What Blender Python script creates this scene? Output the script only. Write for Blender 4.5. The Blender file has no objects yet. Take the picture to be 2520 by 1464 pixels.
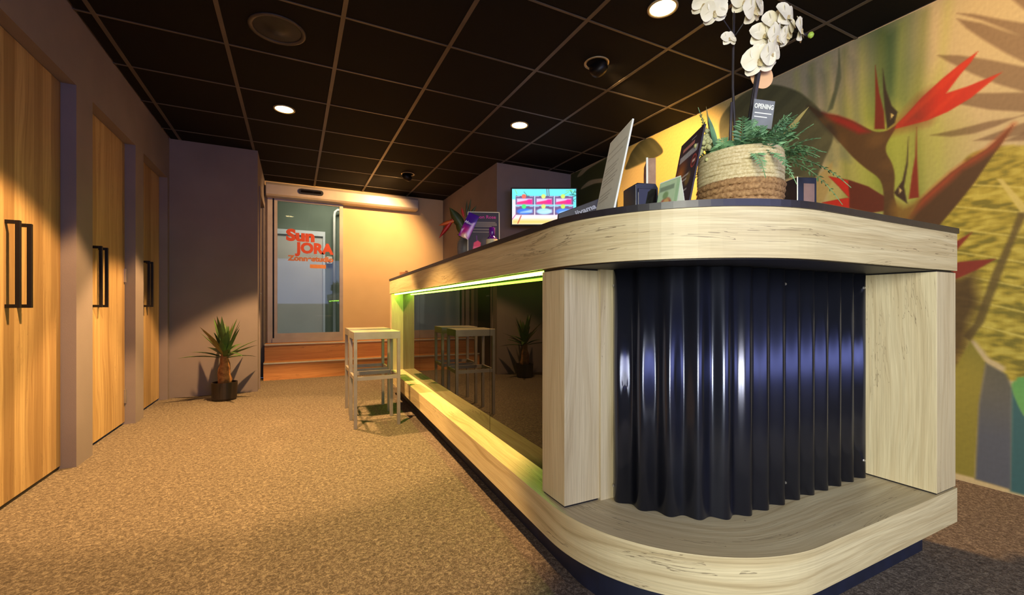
import bpy, math, random
import numpy as np
from mathutils import Vector, Matrix
random.seed(7); rng = np.random.default_rng(7)
PI = math.pi
scene = bpy.context.scene
col = scene.collection

# ------------------------------------------------------------------ camera
cam_d = bpy.data.cameras.new('camera'); cam = bpy.data.objects.new('camera', cam_d); col.objects.link(cam)
cam.location = (0, 0, .884); cam.rotation_euler = (PI/2, 0, -.4643)
cam_d.sensor_width = 36; cam_d.sensor_fit = 'HORIZONTAL'; cam_d.lens = 36*1071.7/2520
cam_d.shift_y = 20.65/2520; cam_d.clip_start = .02
scene.camera = cam
# ------------------------------------------------------------------ world, exposure
w = bpy.data.worlds.new('world'); scene.world = w; w.use_nodes = True
bg = w.node_tree.nodes['Background']; bg.inputs[0].default_value = (.30, .40, .75, 1); bg.inputs[1].default_value = .6
vs = scene.view_settings; vs.view_transform = 'Standard'; vs.look = 'None'; vs.gamma = 1; vs.exposure = 0.14
try: vs.use_curve_mapping = False
except Exception: pass
WARM = (1.0, .57, .20); SPOT_W = 300
# daylight through the shop window behind the camera
ld = bpy.data.lights.new('window_daylight', 'AREA'); ld.shape = 'RECTANGLE'; ld.size = 3.2; ld.size_y = 1.4
ld.energy = 50; ld.color = (.52, .55, 1.0)
lo = bpy.data.objects.new('window_daylight', ld); col.objects.link(lo); lo.location = (1.0, -2.52, 1.65)
lo.rotation_euler = Vector((0, 1, 0)).to_track_quat('-Z', 'Y').to_euler()

# cream key light added for the counter, through an invented window behind the camera
ls = bpy.data.lights.new('side_key_light', 'AREA'); ls.shape = 'RECTANGLE'; ls.size = 1.25; ls.size_y = 1.8
ls.energy = 56; ls.color = (1.0, .93, .76); ls.spread = math.radians(84)
so = bpy.data.objects.new('side_key_light', ls); col.objects.link(so); so.location = (-1.28, -1.5, 1.2)
so.rotation_euler = Vector((2.4, 2.0, -.35)).to_track_quat('-Z', 'Y').to_euler()

# ------------------------------------------------------------------ helpers
def lin(c):
    if isinstance(c, str): c = tuple(int(c[i:i+2], 16)/255 for i in (1, 3, 5))
    return tuple(x/12.92 if x <= .04045 else ((x+.055)/1.055)**2.4 for x in c)
def tag(o, label=None, cat=None, group=None, kind=None):
    if label: o['label'] = label
    if cat: o['category'] = cat
    if group: o['group'] = group
    if kind: o['kind'] = kind
    return o
def wloc(o):
    v = Vector((0, 0, 0))
    while o is not None: v += o.location; o = o.parent
    return v
def empty(name, loc, label, cat, group=None):
    o = bpy.data.objects.new(name, None); col.objects.link(o); o.location = loc; o.empty_display_size = .05
    return tag(o, label, cat, group)
def link(name, me, parent=None):
    o = bpy.data.objects.new(name, me); col.objects.link(o)
    if parent is not None: o.parent = parent; o.location = -wloc(parent)
    return o
def frame(origin, xd, up):
    """local x -> xd, local y -> up, local z -> normal towards the reader"""
    x = Vector(xd).normalized(); y = Vector(up); y = (y - x*y.dot(x)).normalized(); z = x.cross(y)
    M = Matrix((x, y, z)).transposed().to_4x4(); M.translation = Vector(origin); return M
def rot(axis, a): return Matrix.Rotation(a, 4, axis)
def tr(*v): return Matrix.Translation(Vector(v))
class MB:
    def __init__(s, M=None): s.v = []; s.f = []; s.uv = []; s.M = M; s.mi = []; s.cm = 0
    def vert(s, p): s.v.append(tuple(p)); return len(s.v)-1
    def face(s, idx, uv=None):
        s.f.append(tuple(idx)); s.mi.append(s.cm)
        s.uv.append(uv if uv else [(s.v[i][0]+s.v[i][1], s.v[i][2]) for i in idx])
    def quad(s, a, b, c, d, uv=None):
        i = [s.vert(p) for p in (a, b, c, d)]; s.face(i, uv)
    def box(s, x0, x1, y0, y1, z0, z1, grain='z', bev=0, uo=(0, 0)):
        P = [(x, y, z) for x in (x0, x1) for y in (y0, y1) for z in (z0, z1)]
        F = [((0, 1, 3, 2), 0), ((4, 6, 7, 5), 0), ((0, 4, 5, 1), 1), ((2, 3, 7, 6), 1), ((0, 2, 6, 4), 2), ((1, 5, 7, 3), 2)]
        g = 'xyz'.index(grain); base = len(s.v); s.v += P
        for idx, ax in F:
            o = [k for k in range(3) if k != ax]
            if g in o: o.remove(g); ua, va = g, o[0]
            else: ua, va = o
            off = ax*.37
            s.face([base+i for i in idx], [(P[i][ua]+uo[0], P[i][va]+off+uo[1]) for i in idx])
    def tube(s, pts, r, n=8, cap=True):
        pts = [Vector(p) for p in pts]; rr = r if hasattr(r, '__len__') else [r]*len(pts)
        rings = []; prev = None; acc = 0
        for k, p in enumerate(pts):
            t = (pts[min(k+1, len(pts)-1)]-pts[max(k-1, 0)]).normalized()
            if prev is None:
                a = Vector((0, 0, 1)) if abs(t.z) < .9 else Vector((1, 0, 0)); u = t.cross(a).normalized()
            else: u = (prev - t*prev.dot(t)).normalized()
            prev = u; b = t.cross(u)
            if k: acc += (p-pts[k-1]).length
            rings.append(([s.vert(p+(u*math.cos(2*PI*i/n)+b*math.sin(2*PI*i/n))*rr[k]) for i in range(n)], acc))
        for (A, a), (B, b_) in zip(rings, rings[1:]):
            for i in range(n):
                j = (i+1) % n; s.face((A[i], A[j], B[j], B[i]), [(a, i/n*.05), (a, (i+1)/n*.05), (b_, (i+1)/n*.05), (b_, i/n*.05)])
        if cap: s.face(rings[0][0][::-1]); s.face(rings[-1][0])
    def lathe(s, prof, c=(0, 0, 0), n=32, cap=True):
        rings = [[s.vert((c[0]+r*math.cos(2*PI*i/n), c[1]+r*math.sin(2*PI*i/n), c[2]+z)) for i in range(n)] for r, z in prof]
        for k, (A, B) in enumerate(zip(rings, rings[1:])):
            for i in range(n):
                j = (i+1) % n; s.face((A[i], A[j], B[j], B[i]), [(prof[k][1], i/n), (prof[k][1], (i+1)/n), (prof[k+1][1], (i+1)/n), (prof[k+1][1], i/n)])
        if cap: s.face(rings[0][::-1]); s.face(rings[-1])
    def rounded_plate(s, w_, h_, t, r, n=5):
        """plate in local xy centred at 0, thickness t in z"""
        pts = []
        for cx, cy, a0 in ((w_/2-r, h_/2-r, 0), (-w_/2+r, h_/2-r, PI/2), (-w_/2+r, -h_/2+r, PI), (w_/2-r, -h_/2+r, 1.5*PI)):
            for k in range(n+1):
                a = a0+PI/2*k/n; pts.append((cx+r*math.cos(a), cy+r*math.sin(a)))
        s.prism(pts, 0, t)
    def prism(s, pts, z0, z1):
        A = [s.vert((x, y, z0)) for x, y in pts]; B = [s.vert((x, y, z1)) for x, y in pts]; n = len(pts)
        s.face(A[::-1]); s.face(B)
        for i in range(n):
            j = (i+1) % n; s.face((A[i], A[j], B[j], B[i]))
    def mesh(s, name, mats, smooth=False):
        me = bpy.data.meshes.new(name)
        V = [tuple(s.M @ Vector(p)) for p in s.v] if s.M else s.v
        me.from_pydata(V, [], s.f)
        uvl = me.uv_layers.new(name='UVMap'); flat = [c for f in s.uv for uv in f for c in uv]
        uvl.data.foreach_set('uv', flat)
        for m in (mats if isinstance(mats, (list, tuple)) else [mats]): me.materials.append(m)
        me.polygons.foreach_set('material_index', s.mi)
        if smooth: me.polygons.foreach_set('use_smooth', [True]*len(me.polygons))
        me.update(); return me
    def build(s, name, mats, parent=None, smooth=False, bevel=0):
        o = link(name, s.mesh(name, mats, smooth), parent)
        if bevel:
            b = o.modifiers.new('bevel', 'BEVEL'); b.width = bevel; b.segments = 2; b.limit_method = 'ANGLE'; b.angle_limit = .7
        return o
def box(name, m, parent, *a, grain='z', bevel=0, M=None, uo=(0, 0)):
    b = MB(M); b.box(*a, grain=grain, uo=uo); return b.build(name, m, parent, bevel=bevel)
def autosmooth(o, ang=.6):
    me = o.data; me.polygons.foreach_set('use_smooth', [True]*len(me.polygons))
    try: me.set_sharp_from_angle(angle=ang)
    except Exception: pass
    return o

# ------------------------------------------------------------------ materials
class NT:
    def __init__(s, name):
        s.m = bpy.data.materials.new(name); s.m.use_nodes = True; s.t = s.m.node_tree
        s.b = s.t.nodes['Principled BSDF']; s.out = s.t.nodes['Material Output']
    def n(s, typ, **kw):
        nd = s.t.nodes.new(typ)
        for k, v in kw.items():
            if k.startswith('i_'): nd.inputs[k[2:].replace('_', ' ')].default_value = v
            else: setattr(nd, k, v)
        return nd
    def l(s, a, b): s.t.links.new(a, b)
    def math(s, op, a, b=None, c=None):
        nd = s.n('ShaderNodeMath', operation=op)
        for i, x in enumerate((a, b, c)):
            if x is None: continue
            if isinstance(x, (int, float)): nd.inputs[i].default_value = x
            else: s.l(x, nd.inputs[i])
        return nd.outputs[0]
    def ramp(s, fac, stops):
        nd = s.n('ShaderNodeValToRGB'); el = nd.color_ramp.elements
        while len(el) < len(stops): el.new(.5)
        for e, (p, c_) in zip(el, stops): e.position = p; e.color = (*c_, 1)
        s.l(fac, nd.inputs[0]); return nd.outputs[0]
    def mix(s, fac, a, b, blend='MIX'):
        nd = s.n('ShaderNodeMix', data_type='RGBA', blend_type=blend)
        for i, x in ((0, fac), (6, a), (7, b)):
            if isinstance(x, (int, float)): nd.inputs[i].default_value = x
            elif isinstance(x, tuple): nd.inputs[i].default_value = (*x, 1)
            else: s.l(x, nd.inputs[i])
        return nd.outputs[2]
    def noise(s, vec, scale, detail=2, rough=.5, dist=0):
        nd = s.n('ShaderNodeTexNoise'); nd.inputs['Scale'].default_value = scale; nd.inputs['Detail'].default_value = detail
        nd.inputs['Roughness'].default_value = rough; nd.inputs['Distortion'].default_value = dist
        if vec is not None: s.l(vec, nd.inputs['Vector'])
        return nd.outputs[0]
    def scaled(s, vec, sc):
        nd = s.n('ShaderNodeMapping'); nd.inputs['Scale'].default_value = sc; s.l(vec, nd.inputs[0]); return nd.outputs[0]
    def bump(s, h, st, d=.002):
        nd = s.n('ShaderNodeBump'); nd.inputs['Strength'].default_value = st; nd.inputs['Distance'].default_value = d
        s.l(h, nd.inputs['Height']); s.l(nd.outputs[0], s.b.inputs['Normal'])
    def set(s, **kw):
        for k, v in kw.items(): s.b.inputs[k.replace('_', ' ')].default_value = v
        return s
def pm(name, c1, c2=None, scale=8, rough=.6, metal=0, bump=0, bscale=200, spec=.5, detail=3):
    q = NT(name); tc = q.n('ShaderNodeTexCoord').outputs['Object']
    a = lin(c1); b = lin(c2) if c2 else tuple(x*.9 for x in a)
    q.l(q.ramp(q.noise(tc, scale, detail), [(.3, b), (.7, a)]), q.b.inputs['Base Color'])
    q.set(Roughness=rough, Metallic=metal); q.b.inputs['Specular IOR Level'].default_value = spec
    if bump: q.bump(q.noise(tc, bscale, 3), bump)
    return q.m
def emit(name, c, st):
    q = NT(name); q.set(Base_Color=(0, 0, 0, 1), Emission_Color=(*c, 1), Emission_Strength=st); return q.m
def oak(name, light, dark, crack='#4a3826', plank=0, rough=.45, crack_w=.0035, seed=0.0, contrast=1.0, plank_mix=.5):
    q = NT(name); uv = q.n('ShaderNodeTexCoord').outputs['UV']
    mp = q.n('ShaderNodeMapping'); mp.inputs['Location'].default_value = (seed*3.1, seed*1.7, seed); q.l(uv, mp.inputs[0]); uv = mp.outputs[0]
    sep = q.n('ShaderNodeSeparateXYZ'); q.l(uv, sep.inputs[0]); u, v = sep.outputs[0], sep.outputs[1]
    warp = q.noise(q.scaled(uv, (1.1, 5, 1)), 1, 2, .5)
    v2 = q.math('ADD', v, q.math('MULTIPLY', warp, .16))
    cmb = q.n('ShaderNodeCombineXYZ'); q.l(u, cmb.inputs[0]); q.l(v2, cmb.inputs[1]); wv = cmb.outputs[0]
    rings = q.noise(q.scaled(wv, (.6, 34, 1)), 1, 6, .66)
    fib = q.noise(q.scaled(uv, (5, 210, 1)), 1, 3, .6)
    broad = q.noise(q.scaled(uv, (.7, 5, 1)), 1, 2)
    L, D = lin(light), lin(dark); mid = tuple((a+b)/2 for a, b in zip(L, D))
    c = q.ramp(rings, [(.30, tuple(x*.78 for x in D)), (.43, mid), (.58, L)])
    c = q.mix(q.math('MULTIPLY', q.math('SUBTRACT', broad, .3), .9*contrast), c, D)
    c = q.mix(q.math('MULTIPLY', q.math('POWER', fib, 1.6), .95*contrast), c, tuple(x*.50 for x in D))
    if plank:
        pl = q.math('FLOOR', q.math('DIVIDE', v, plank)); wn = q.n('ShaderNodeTexWhiteNoise', noise_dimensions='1D'); q.l(pl, wn.inputs['W'])
        c = q.mix(q.math('MULTIPLY', wn.outputs[0], plank_mix), c, tuple(x*.66 for x in D))
    cn = q.noise(q.scaled(wv, (.8, 17, 1)), 1, 5, .6)
    cm = q.noise(q.scaled(uv, (1.3, 6, 1)), 1, 1)
    k = q.math('LESS_THAN', q.math('ABSOLUTE', q.math('SUBTRACT', cn, .5)), crack_w)
    k = q.math('MULTIPLY', k, q.math('MULTIPLY', q.math('GREATER_THAN', cm, .56), q.math('GREATER_THAN', q.noise(q.scaled(uv, (7, 5, 1)), 1, 2), .40)))
    c = q.mix(q.math('MULTIPLY', k, .62), c, lin(crack))
    vo = q.n('ShaderNodeTexVoronoi'); q.l(q.scaled(uv, (1.7, 4.2, 1)), vo.inputs['Vector']); vo.inputs['Scale'].default_value = 1
    kn = q.math('LESS_THAN', vo.outputs['Distance'], .022)
    c = q.mix(q.math('MULTIPLY', kn, .55), c, lin(crack))
    q.l(c, q.b.inputs['Base Color']); q.set(Roughness=rough)
    q.bump(fib, .12, .001); return q.m
def attr_mat(name, rough=.5, emission=0):
    q = NT(name); a = q.n('ShaderNodeVertexColor'); a.layer_name = 'paint'
    tc = q.n('ShaderNodeTexCoord').outputs['Object']
    if emission:
        q.set(Base_Color=(.01, .01, .01, 1), Emission_Strength=emission); q.l(a.outputs[0], q.b.inputs['Emission Color'])
    else:
        q.l(q.mix(.10, a.outputs[0], q.ramp(q.noise(tc, 60, 3), [(.3, (.3, .3, .3)), (.7, (1, 1, 1))]), 'MULTIPLY'), q.b.inputs['Base Color'])
    q.set(Roughness=rough); return q.m

M = {}
M['wall_grey'] = pm('wall_grey', '#7d7277', '#756a6f', 3, .85, 0, .25, 260)
M['wall_cream'] = pm('wall_cream', '#d2b792', '#c8ad88', 2, .85, 0, .2, 260)
M['tile'] = pm('ceiling_tile_black', '#0d0908', '#0a0706', 30, .85, 0, .3, 300, .2)
M['tbar'] = pm('ceiling_bar', '#625953', '#524a45', 5, .45, .2)
M['metal'] = pm('brushed_aluminium', '#b9b6b2', '#a9a6a3', 14, .35, .85)
M['alu'] = pm('stool_aluminium', '#9c9592', '#8c8582', 10, .42, .5)
M['frame_alu'] = pm('door_aluminium', '#b5a9a2', '#a89c96', 6, .45, .35)
M['black_metal'] = pm('black_metal', '#141010', '#0f0c0c', 10, .45, .3)
M['black'] = pm('black_laminate', '#15131a', '#100e14', 10, .5)
M['worktop'] = pm('worktop_charcoal', '#2a262c', '#221f24', 40, .35, 0, .05)
M['kick'] = pm('kick_black', '#171d36', '#12172b', 20, .55)
M['white'] = pm('white_plastic', '#e6e2da', '#dcd8d0', 5, .5)
M['oak'] = oak('oak_laminate', '#e6dab4', '#bba67c', seed=1)
M['oak_v'] = oak('oak_laminate_upright', '#e6dab8', '#c2ae88', seed=2, plank=.11, plank_mix=.25, crack_w=.0012)
M['oak_door'] = oak('oak_door', '#cdb083', '#93704a', plank=.083, seed=3.4, rough=.55, contrast=.8, crack_w=.002, plank_mix=.85)
M['step'] = oak('oak_step', '#dba06a', '#b97845', seed=5, rough=.5)
M['corr'] = None
q = NT('corrugated_steel'); q.set(Base_Color=(.012, .014, .026, 1), Roughness=.24, Metallic=.9, Anisotropic=.9, Anisotropic_Rotation=.25)
tg = q.n('ShaderNodeTangent', direction_type='RADIAL', axis='Z'); q.l(tg.outputs[0], q.b.inputs['Tangent'])
tc = q.n('ShaderNodeTexCoord').outputs['Object']
q.l(q.ramp(q.noise(tc, 6, 2), [(.3, (.060, .066, .105)), (.7, (.075, .082, .125))]), q.b.inputs['Base Color']); M['corr'] = q.m
q = NT('dark_glass'); tc = q.n('ShaderNodeTexCoord').outputs['Object']
q.l(q.ramp(q.noise(tc, 2, 1), [(.3, (.004, .003, .003)), (.7, (.006, .004, .004))]), q.b.inputs['Base Color'])
q.set(Roughness=.015, IOR=1.36); M['dark_glass'] = q.m
q = NT('clear_glass'); gl = q.n('ShaderNodeBsdfGlossy'); gl.inputs['Roughness'].default_value = .02; gl.inputs[0].default_value = (.9, .95, .95, 1)
tp = q.n('ShaderNodeBsdfTransparent'); tp.inputs[0].default_value = (.86, .91, .91, 1)
fr = q.n('ShaderNodeFresnel'); fr.inputs[0].default_value = 1.3
mx = q.n('ShaderNodeMixShader'); q.l(fr.outputs[0], mx.inputs[0]); q.l(tp.outputs[0], mx.inputs[1]); q.l(gl.outputs[0], mx.inputs[2]); q.l(mx.outputs[0], q.out.inputs[0]); M['clear_glass'] = q.m
M['led'] = emit('led_green', (.42, 1.0, .05), 42)
M['lamp'] = emit('lamp_warm', (1.0, .70, .30), 26)
q = NT('carpet'); tc = q.n('ShaderNodeTexCoord').outputs['Object']
n1 = q.noise(tc, 74, 3, .6, .9); n2 = q.noise(q.scaled(tc, (1, 1, 1)), 210, 2, .6); n3 = q.noise(tc, 1.3, 2)
sm = q.math('ADD', q.math('MULTIPLY', n1, .62), q.math('MULTIPLY', n2, .38))
c = q.ramp(sm, [(.32, lin('#3c3430')), (.46, lin('#544a44')), (.56, lin('#756a61')), (.68, lin('#968a7e'))])
c = q.mix(q.math('MULTIPLY', n3, .25), c, lin('#6a645e'))
q.l(c, q.b.inputs['Base Color']); q.set(Roughness=.95); q.b.inputs['Specular IOR Level'].default_value = .1; q.bump(sm, .7, .006); M['carpet'] = q.m

# ------------------------------------------------------------------ flat prints (colour per vertex on a fine grid)
class Canvas:
    def __init__(s, x0, x1, y0, y1, step, base):
        s.x0, s.x1, s.y0, s.y1 = x0, x1, y0, y1
        s.nx = max(2, int(round(abs(x1-x0)/step))+1); s.ny = max(2, int(round(abs(y1-y0)/step))+1); s.step = step
        s.X, s.Y = np.meshgrid(np.linspace(x0, x1, s.nx), np.linspace(y0, y1, s.ny))
        s.C = np.ones((s.ny, s.nx, 3))*np.array(s.rgb(base))
    @staticmethod
    def rgb(c): return tuple(int(c[i:i+2], 16)/255 for i in (1, 3, 5)) if isinstance(c, str) else c
    def sd(s, pts):
        d = np.full(s.X.shape, 1e9); ins = np.zeros(s.X.shape, bool); n = len(pts)
        for i in range(n):
            (ax, ay), (bx, by) = pts[i], pts[(i+1) % n]
            ex, ey = bx-ax, by-ay; px, py = s.X-ax, s.Y-ay
            t = np.clip((px*ex+py*ey)/(ex*ex+ey*ey+1e-12), 0, 1)
            d = np.minimum(d, (px-t*ex)**2+(py-t*ey)**2)
            if by != ay: ins ^= ((ay > s.Y) != (by > s.Y)) & (s.X < ax+(s.Y-ay)*ex/(by-ay))
        return np.where(ins, -1, 1)*np.sqrt(d)
    def put(s, a, c, mul=False):
        c = np.array(s.rgb(c)) if not isinstance(c, np.ndarray) else c
        a = a[..., None]; s.C = s.C*(1-a)+(s.C*c if mul else c)*a
    def poly(s, pts, c, soft=None, op=1, mul=False):
        soft = soft or s.step*.8
        s.put(np.clip(.5-s.sd(pts)/(2*soft), 0, 1)*op, c, mul)
    def rect(s, x0, x1, y0, y1, c, soft=None, op=1): s.poly([(x0, y0), (x1, y0), (x1, y1), (x0, y1)], c, soft, op)
    def disc(s, x, y, r, c, soft=None, op=1, ry=None):
        soft = soft or s.step*.8; ry = ry or r
        d = (np.sqrt(((s.X-x)/r)**2+((s.Y-y)/ry)**2)-1)*min(r, ry)
        s.put(np.clip(.5-d/(2*soft), 0, 1)*op, c)
    def line(s, pts, wd, c, op=1, soft=None):
        soft = soft or s.step*.8; d = np.full(s.X.shape, 1e9)
        for (ax, ay), (bx, by) in zip(pts, pts[1:]):
            ex, ey = bx-ax, by-ay; t = np.clip(((s.X-ax)*ex+(s.Y-ay)*ey)/(ex*ex+ey*ey+1e-12), 0, 1)
            d = np.minimum(d, np.hypot(s.X-ax-t*ex, s.Y-ay-t*ey))
        s.put(np.clip(.5-(d-wd/2)/(2*soft), 0, 1)*op, c)
    def mesh(s, name, mat, fn):
        """fn maps grid arrays to world coordinates"""
        P = np.stack(fn(s.X.ravel(), s.Y.ravel()), -1).astype(np.float32)
        idx = np.arange(s.nx*s.ny).reshape(s.ny, s.nx)
        Q = np.stack([idx[:-1, :-1], idx[:-1, 1:], idx[1:, 1:], idx[1:, :-1]], -1).reshape(-1, 4)
        me = bpy.data.meshes.new(name); me.vertices.add(len(P)); me.vertices.foreach_set('co', P.ravel())
        me.loops.add(Q.size); me.loops.foreach_set('vertex_index', Q.ravel().astype(np.int32))
        me.polygons.add(len(Q)); me.polygons.foreach_set('loop_start', np.arange(0, Q.size, 4, dtype=np.int32))
        a = me.color_attributes.new('paint', 'FLOAT_COLOR', 'POINT')
        C = np.clip(s.C, 0, 1).reshape(-1, 3); L = np.where(C <= .04045, C/12.92, ((C+.055)/1.055)**2.4)
        a.data.foreach_set('color', np.concatenate([L, np.ones((len(L), 1))], 1).astype(np.float32).ravel())
        me.update(calc_edges=True); me.validate(); me.materials.append(mat); return me
    def on(s, name, mat, F, parent, z=0.0):
        """lay the print on the local xy plane of matrix F"""
        R = np.array(F)
        def fn(x, y): return tuple(R[k, 0]*x+R[k, 1]*y+R[k, 2]*z+R[k, 3] for k in range(3))
        return link(name, s.mesh(name, mat, fn), parent)
def text(name, body, size, mat, parent, F, bold=0, z=.0012, ext=.0004, align='CENTER', sx=1, shear=0):
    cu = bpy.data.curves.new(name, 'FONT'); cu.body = body; cu.size = size; cu.offset = bold; cu.extrude = ext
    cu.align_x = align; cu.align_y = 'CENTER'; cu.shear = shear; cu.resolution_u = 3
    t = bpy.data.objects.new('temporary', cu); col.objects.link(t)
    dg = bpy.context.evaluated_depsgraph_get(); me = bpy.data.meshes.new_from_object(t.evaluated_get(dg))
    bpy.data.objects.remove(t); bpy.data.curves.remove(cu)
    me.transform(F @ tr(0, 0, z) @ Matrix.Diagonal((sx, 1, 1, 1))); me.materials.clear(); me.materials.append(mat); me.name = name
    return link(name, me, parent)
def struct(o): o['kind'] = 'structure'; return o

# ================================================================== THE ROOM
XL, XR, H, YB, YF = -1.067, 3.02, 2.487, 6.4, -2.6
DR = -1.13                                             # face of the cabin doors, set back in the wall
struct(box('floor', M['carpet'], None, XL-.2, XR+.15, YF-.1, 6.16, -.06, 0))
# ---- left wall with three recessed cabin doors
doors = [(2.41, 3.206), (3.422, 4.205), (4.400, 5.135)]; DH = 2.095
b = MB(); b.box(XL-.16, XL, YF, 5.2, DH, H+.02)
ys = [YF] + [y for d in doors for y in d] + [5.2]
for k in range(0, len(ys), 2):
    if k: b.box(XL-.16, XL, ys[k], ys[k+1], 0, DH)
b.box(XL-.16, XL, YF, -2.2, 0, DH); b.box(XL-.16, XL, -.8, ys[1], 0, DH); b.box(XL-.16, XL, -2.2, -.8, 0, .12)
wall_left = struct(b.build('wall_left', M['wall_grey']))
for k, (y0, y1) in enumerate(doors):
    # slim lining strip inside the recess
    d = struct(box('door_%d' % (k+1), M['oak_door'], None, DR-.04, DR, y0+.004, y1-.004, .02, DH-.004, uo=(k*1.3, k*.61)))
    hy = (y0 + (.29 if k == 0 else .20 if k == 1 else .24))
    for s_ in (0, 1):
        hb = MB(); yy = hy+s_*.095; z0, z1 = .875, 1.262
        hb.box(DR+.032, DR+.048, yy-.008, yy+.008, z0, z1)
        for z in (z0, z1-.016): hb.box(DR, DR+.032, yy-.008, yy+.008, z, z+.016)
        hb.build('handle', M['black_metal'], d, bevel=.001)
    if k == 1:
        for z in (.16, 1.06): box('hinge' if z < 1 else 'lock_plate', M['metal'], d, DR, DR+.012, y1-.020, y1-.006, z, z+.10)
    if k == 0: box('bottom_gap_shade', M['black'], d, DR-.035, DR-.006, y0+.006, y1-.006, .001, .02)  # black strip standing in for the shade of the gap under the door
# ---- projecting block beside the plant
b = MB(); b.box(XL-.16, -.334, 5.2, 5.33, 0, H+.02); b.box(-.46, -.334, 5.33, 5.42, 0, H+.02); b.box(-.46, -.334, 5.42, 6.18, 2.1, H+.02); b.box(-.46, -.334, 6.18, YB+.1, 0, H+.02)
struct(b.build('wall_niche_left', M['wall_grey']))
d4 = struct(box('door_4', M['black'], None, -.42, -.385, 5.425, 6.175, .01, 2.095))
hb = MB(); hb.tube([(-.384, 5.49, 1.02), (-.33, 5.49, 1.02), (-.33, 5.60, 1.02)], .009, 8); hb.build('door_handle', M['metal'], d4)
b = MB(); b.box(-.34, -.322, 5.36, 5.425, 0, 2.16); b.box(-.34, -.322, 6.175, 6.24, 0, 2.16); b.box(-.34, -.322, 5.425, 6.175, 2.095, 2.16); b.build('door_frame', M['wall_grey'], d4)
# ---- back wall, with opening for the sliding door, and projecting block at the right
b = MB(); b.box(-.334, -.30, YB, YB+.12, 0, H+.02); b.box(-.30, .60, YB, YB+.12, 2.33, H+.02); b.box(.60, 2.16, YB, YB+.12, 0, H+.02); b.box(-.30, .60, YB, YB+.12, 0, .40)
struct(b.build('wall_back', M['wall_cream']))
b = MB(); b.box(2.03, XR+.12, 4.43, YB+.1, 0, H+.02); struct(b.build('wall_niche_right', M['wall_grey']))
# ---- wall behind the camera with the shop window
b = MB(); b.box(XL-.16, XR+.12, YF-.12, YF, 0, .92); b.box(XL-.16, XR+.12, YF-.12, YF, 2.36, H+.02); b.box(XL-.16, -.62, YF-.12, YF, .92, 2.36); b.box(2.62, XR+.12, YF-.12, YF, .92, 2.36)
struct(b.build('wall_front', M['wall_grey']))
wn = struct(box('window_1', M['clear_glass'], None, -.62, 2.62, YF-.07, YF-.06, .92, 2.36))
b = MB()
for x in (-.62, 1.0-.025, 2.57): b.box(x, x+.05, YF-.10, YF-.03, .92, 2.36)
for z in (.92, 2.31): b.box(-.62, 2.62, YF-.10, YF-.03, z, z+.05)
b.build('window_frame', M['black_metal'], wn)
w2 = struct(box('window_added', M['clear_glass'], None, XL-.09, XL-.08, -2.2, -.8, .12, DH))  # unseen window, added to let in the cream light on the counter
b = MB()
for y in (-2.2, -1.53, -.85): b.box(XL-.12, XL-.05, y, y+.05, .12, DH)
for z in (.12, DH-.05): b.box(XL-.12, XL-.05, -2.2, -.8, z, z+.05)
b.build('window_frame', M['black_metal'], w2)
# ---- ceiling: black tiles laid in a grid of T bars
gx = [.245+.613*i for i in range(-2, 6)]; gy = [2.58+.585*j for j in range(-9, 8)]
ceiling = struct(box('ceiling', M['tile'], None, XL-.16, XR+.12, YF-.12, YB+.12, 2.505, 2.56))
ex = [XL] + [x for x in gx if XL < x < XR-.05] + [XR]; ey = [YF] + [y for y in gy if YF < y < YB-.05] + [YB]
tile_mesh = {}
for i in range(len(ex)-1):
    for j in range(len(ey)-1):
        wx, wy = ex[i+1]-ex[i]-.022, ey[j+1]-ey[j]-.022
        cx, cy = (ex[i]+ex[i+1])/2, (ey[j]+ey[j+1])/2
        if cx < -.40 and cy > 5.45 or cx > 2.1 and cy > 4.75: continue
        key = (round(wx, 3), round(wy, 3))
        if key not in tile_mesh:
            t = MB(); t.box(-wx/2, wx/2, -wy/2, wy/2, 0, .016); tile_mesh[key] = t.mesh('tile', M['tile'])
        o = link('tile', tile_mesh[key], ceiling); o.location = (cx, cy, H)
for x in ex[1:-1]:
    y1 = YB if -.33 < x < 2.03 else (5.19 if x < 0 else 4.42)
    box('grid_bar', M['tbar'], ceiling, x-.012, x+.012, YF, y1, H-.003, H+.004)
for y in ey[1:-1]:
    x0 = XL if y < 5.2 else -.33; x1 = XR if y < 4.43 else 2.03
    box('grid_bar', M['tbar'], ceiling, x0, x1, y-.007, y+.007, H-.0025, H+.004)
M['nosing'] = pm('nosing_strip', '#d9d2c8', '#cdc6bc', 20, .4, .15)
# ---- two steps up to the sliding door
for k, (y0, z0, z1) in enumerate(((5.90, 0, .205), (6.12, .205, .41))):
    o = struct(box('step', M['step'], None, -.322, 2.025, y0, YB-.002, z0, z1, grain='x', uo=(k*.7, k*.3)))
    o.name = ('floor_step_lower', 'floor_step_upper')[k]
    box('nosing', M['nosing'], o, -.322, 2.025, y0-.008, y0+.022, z1-.012, z1+.003)

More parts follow.
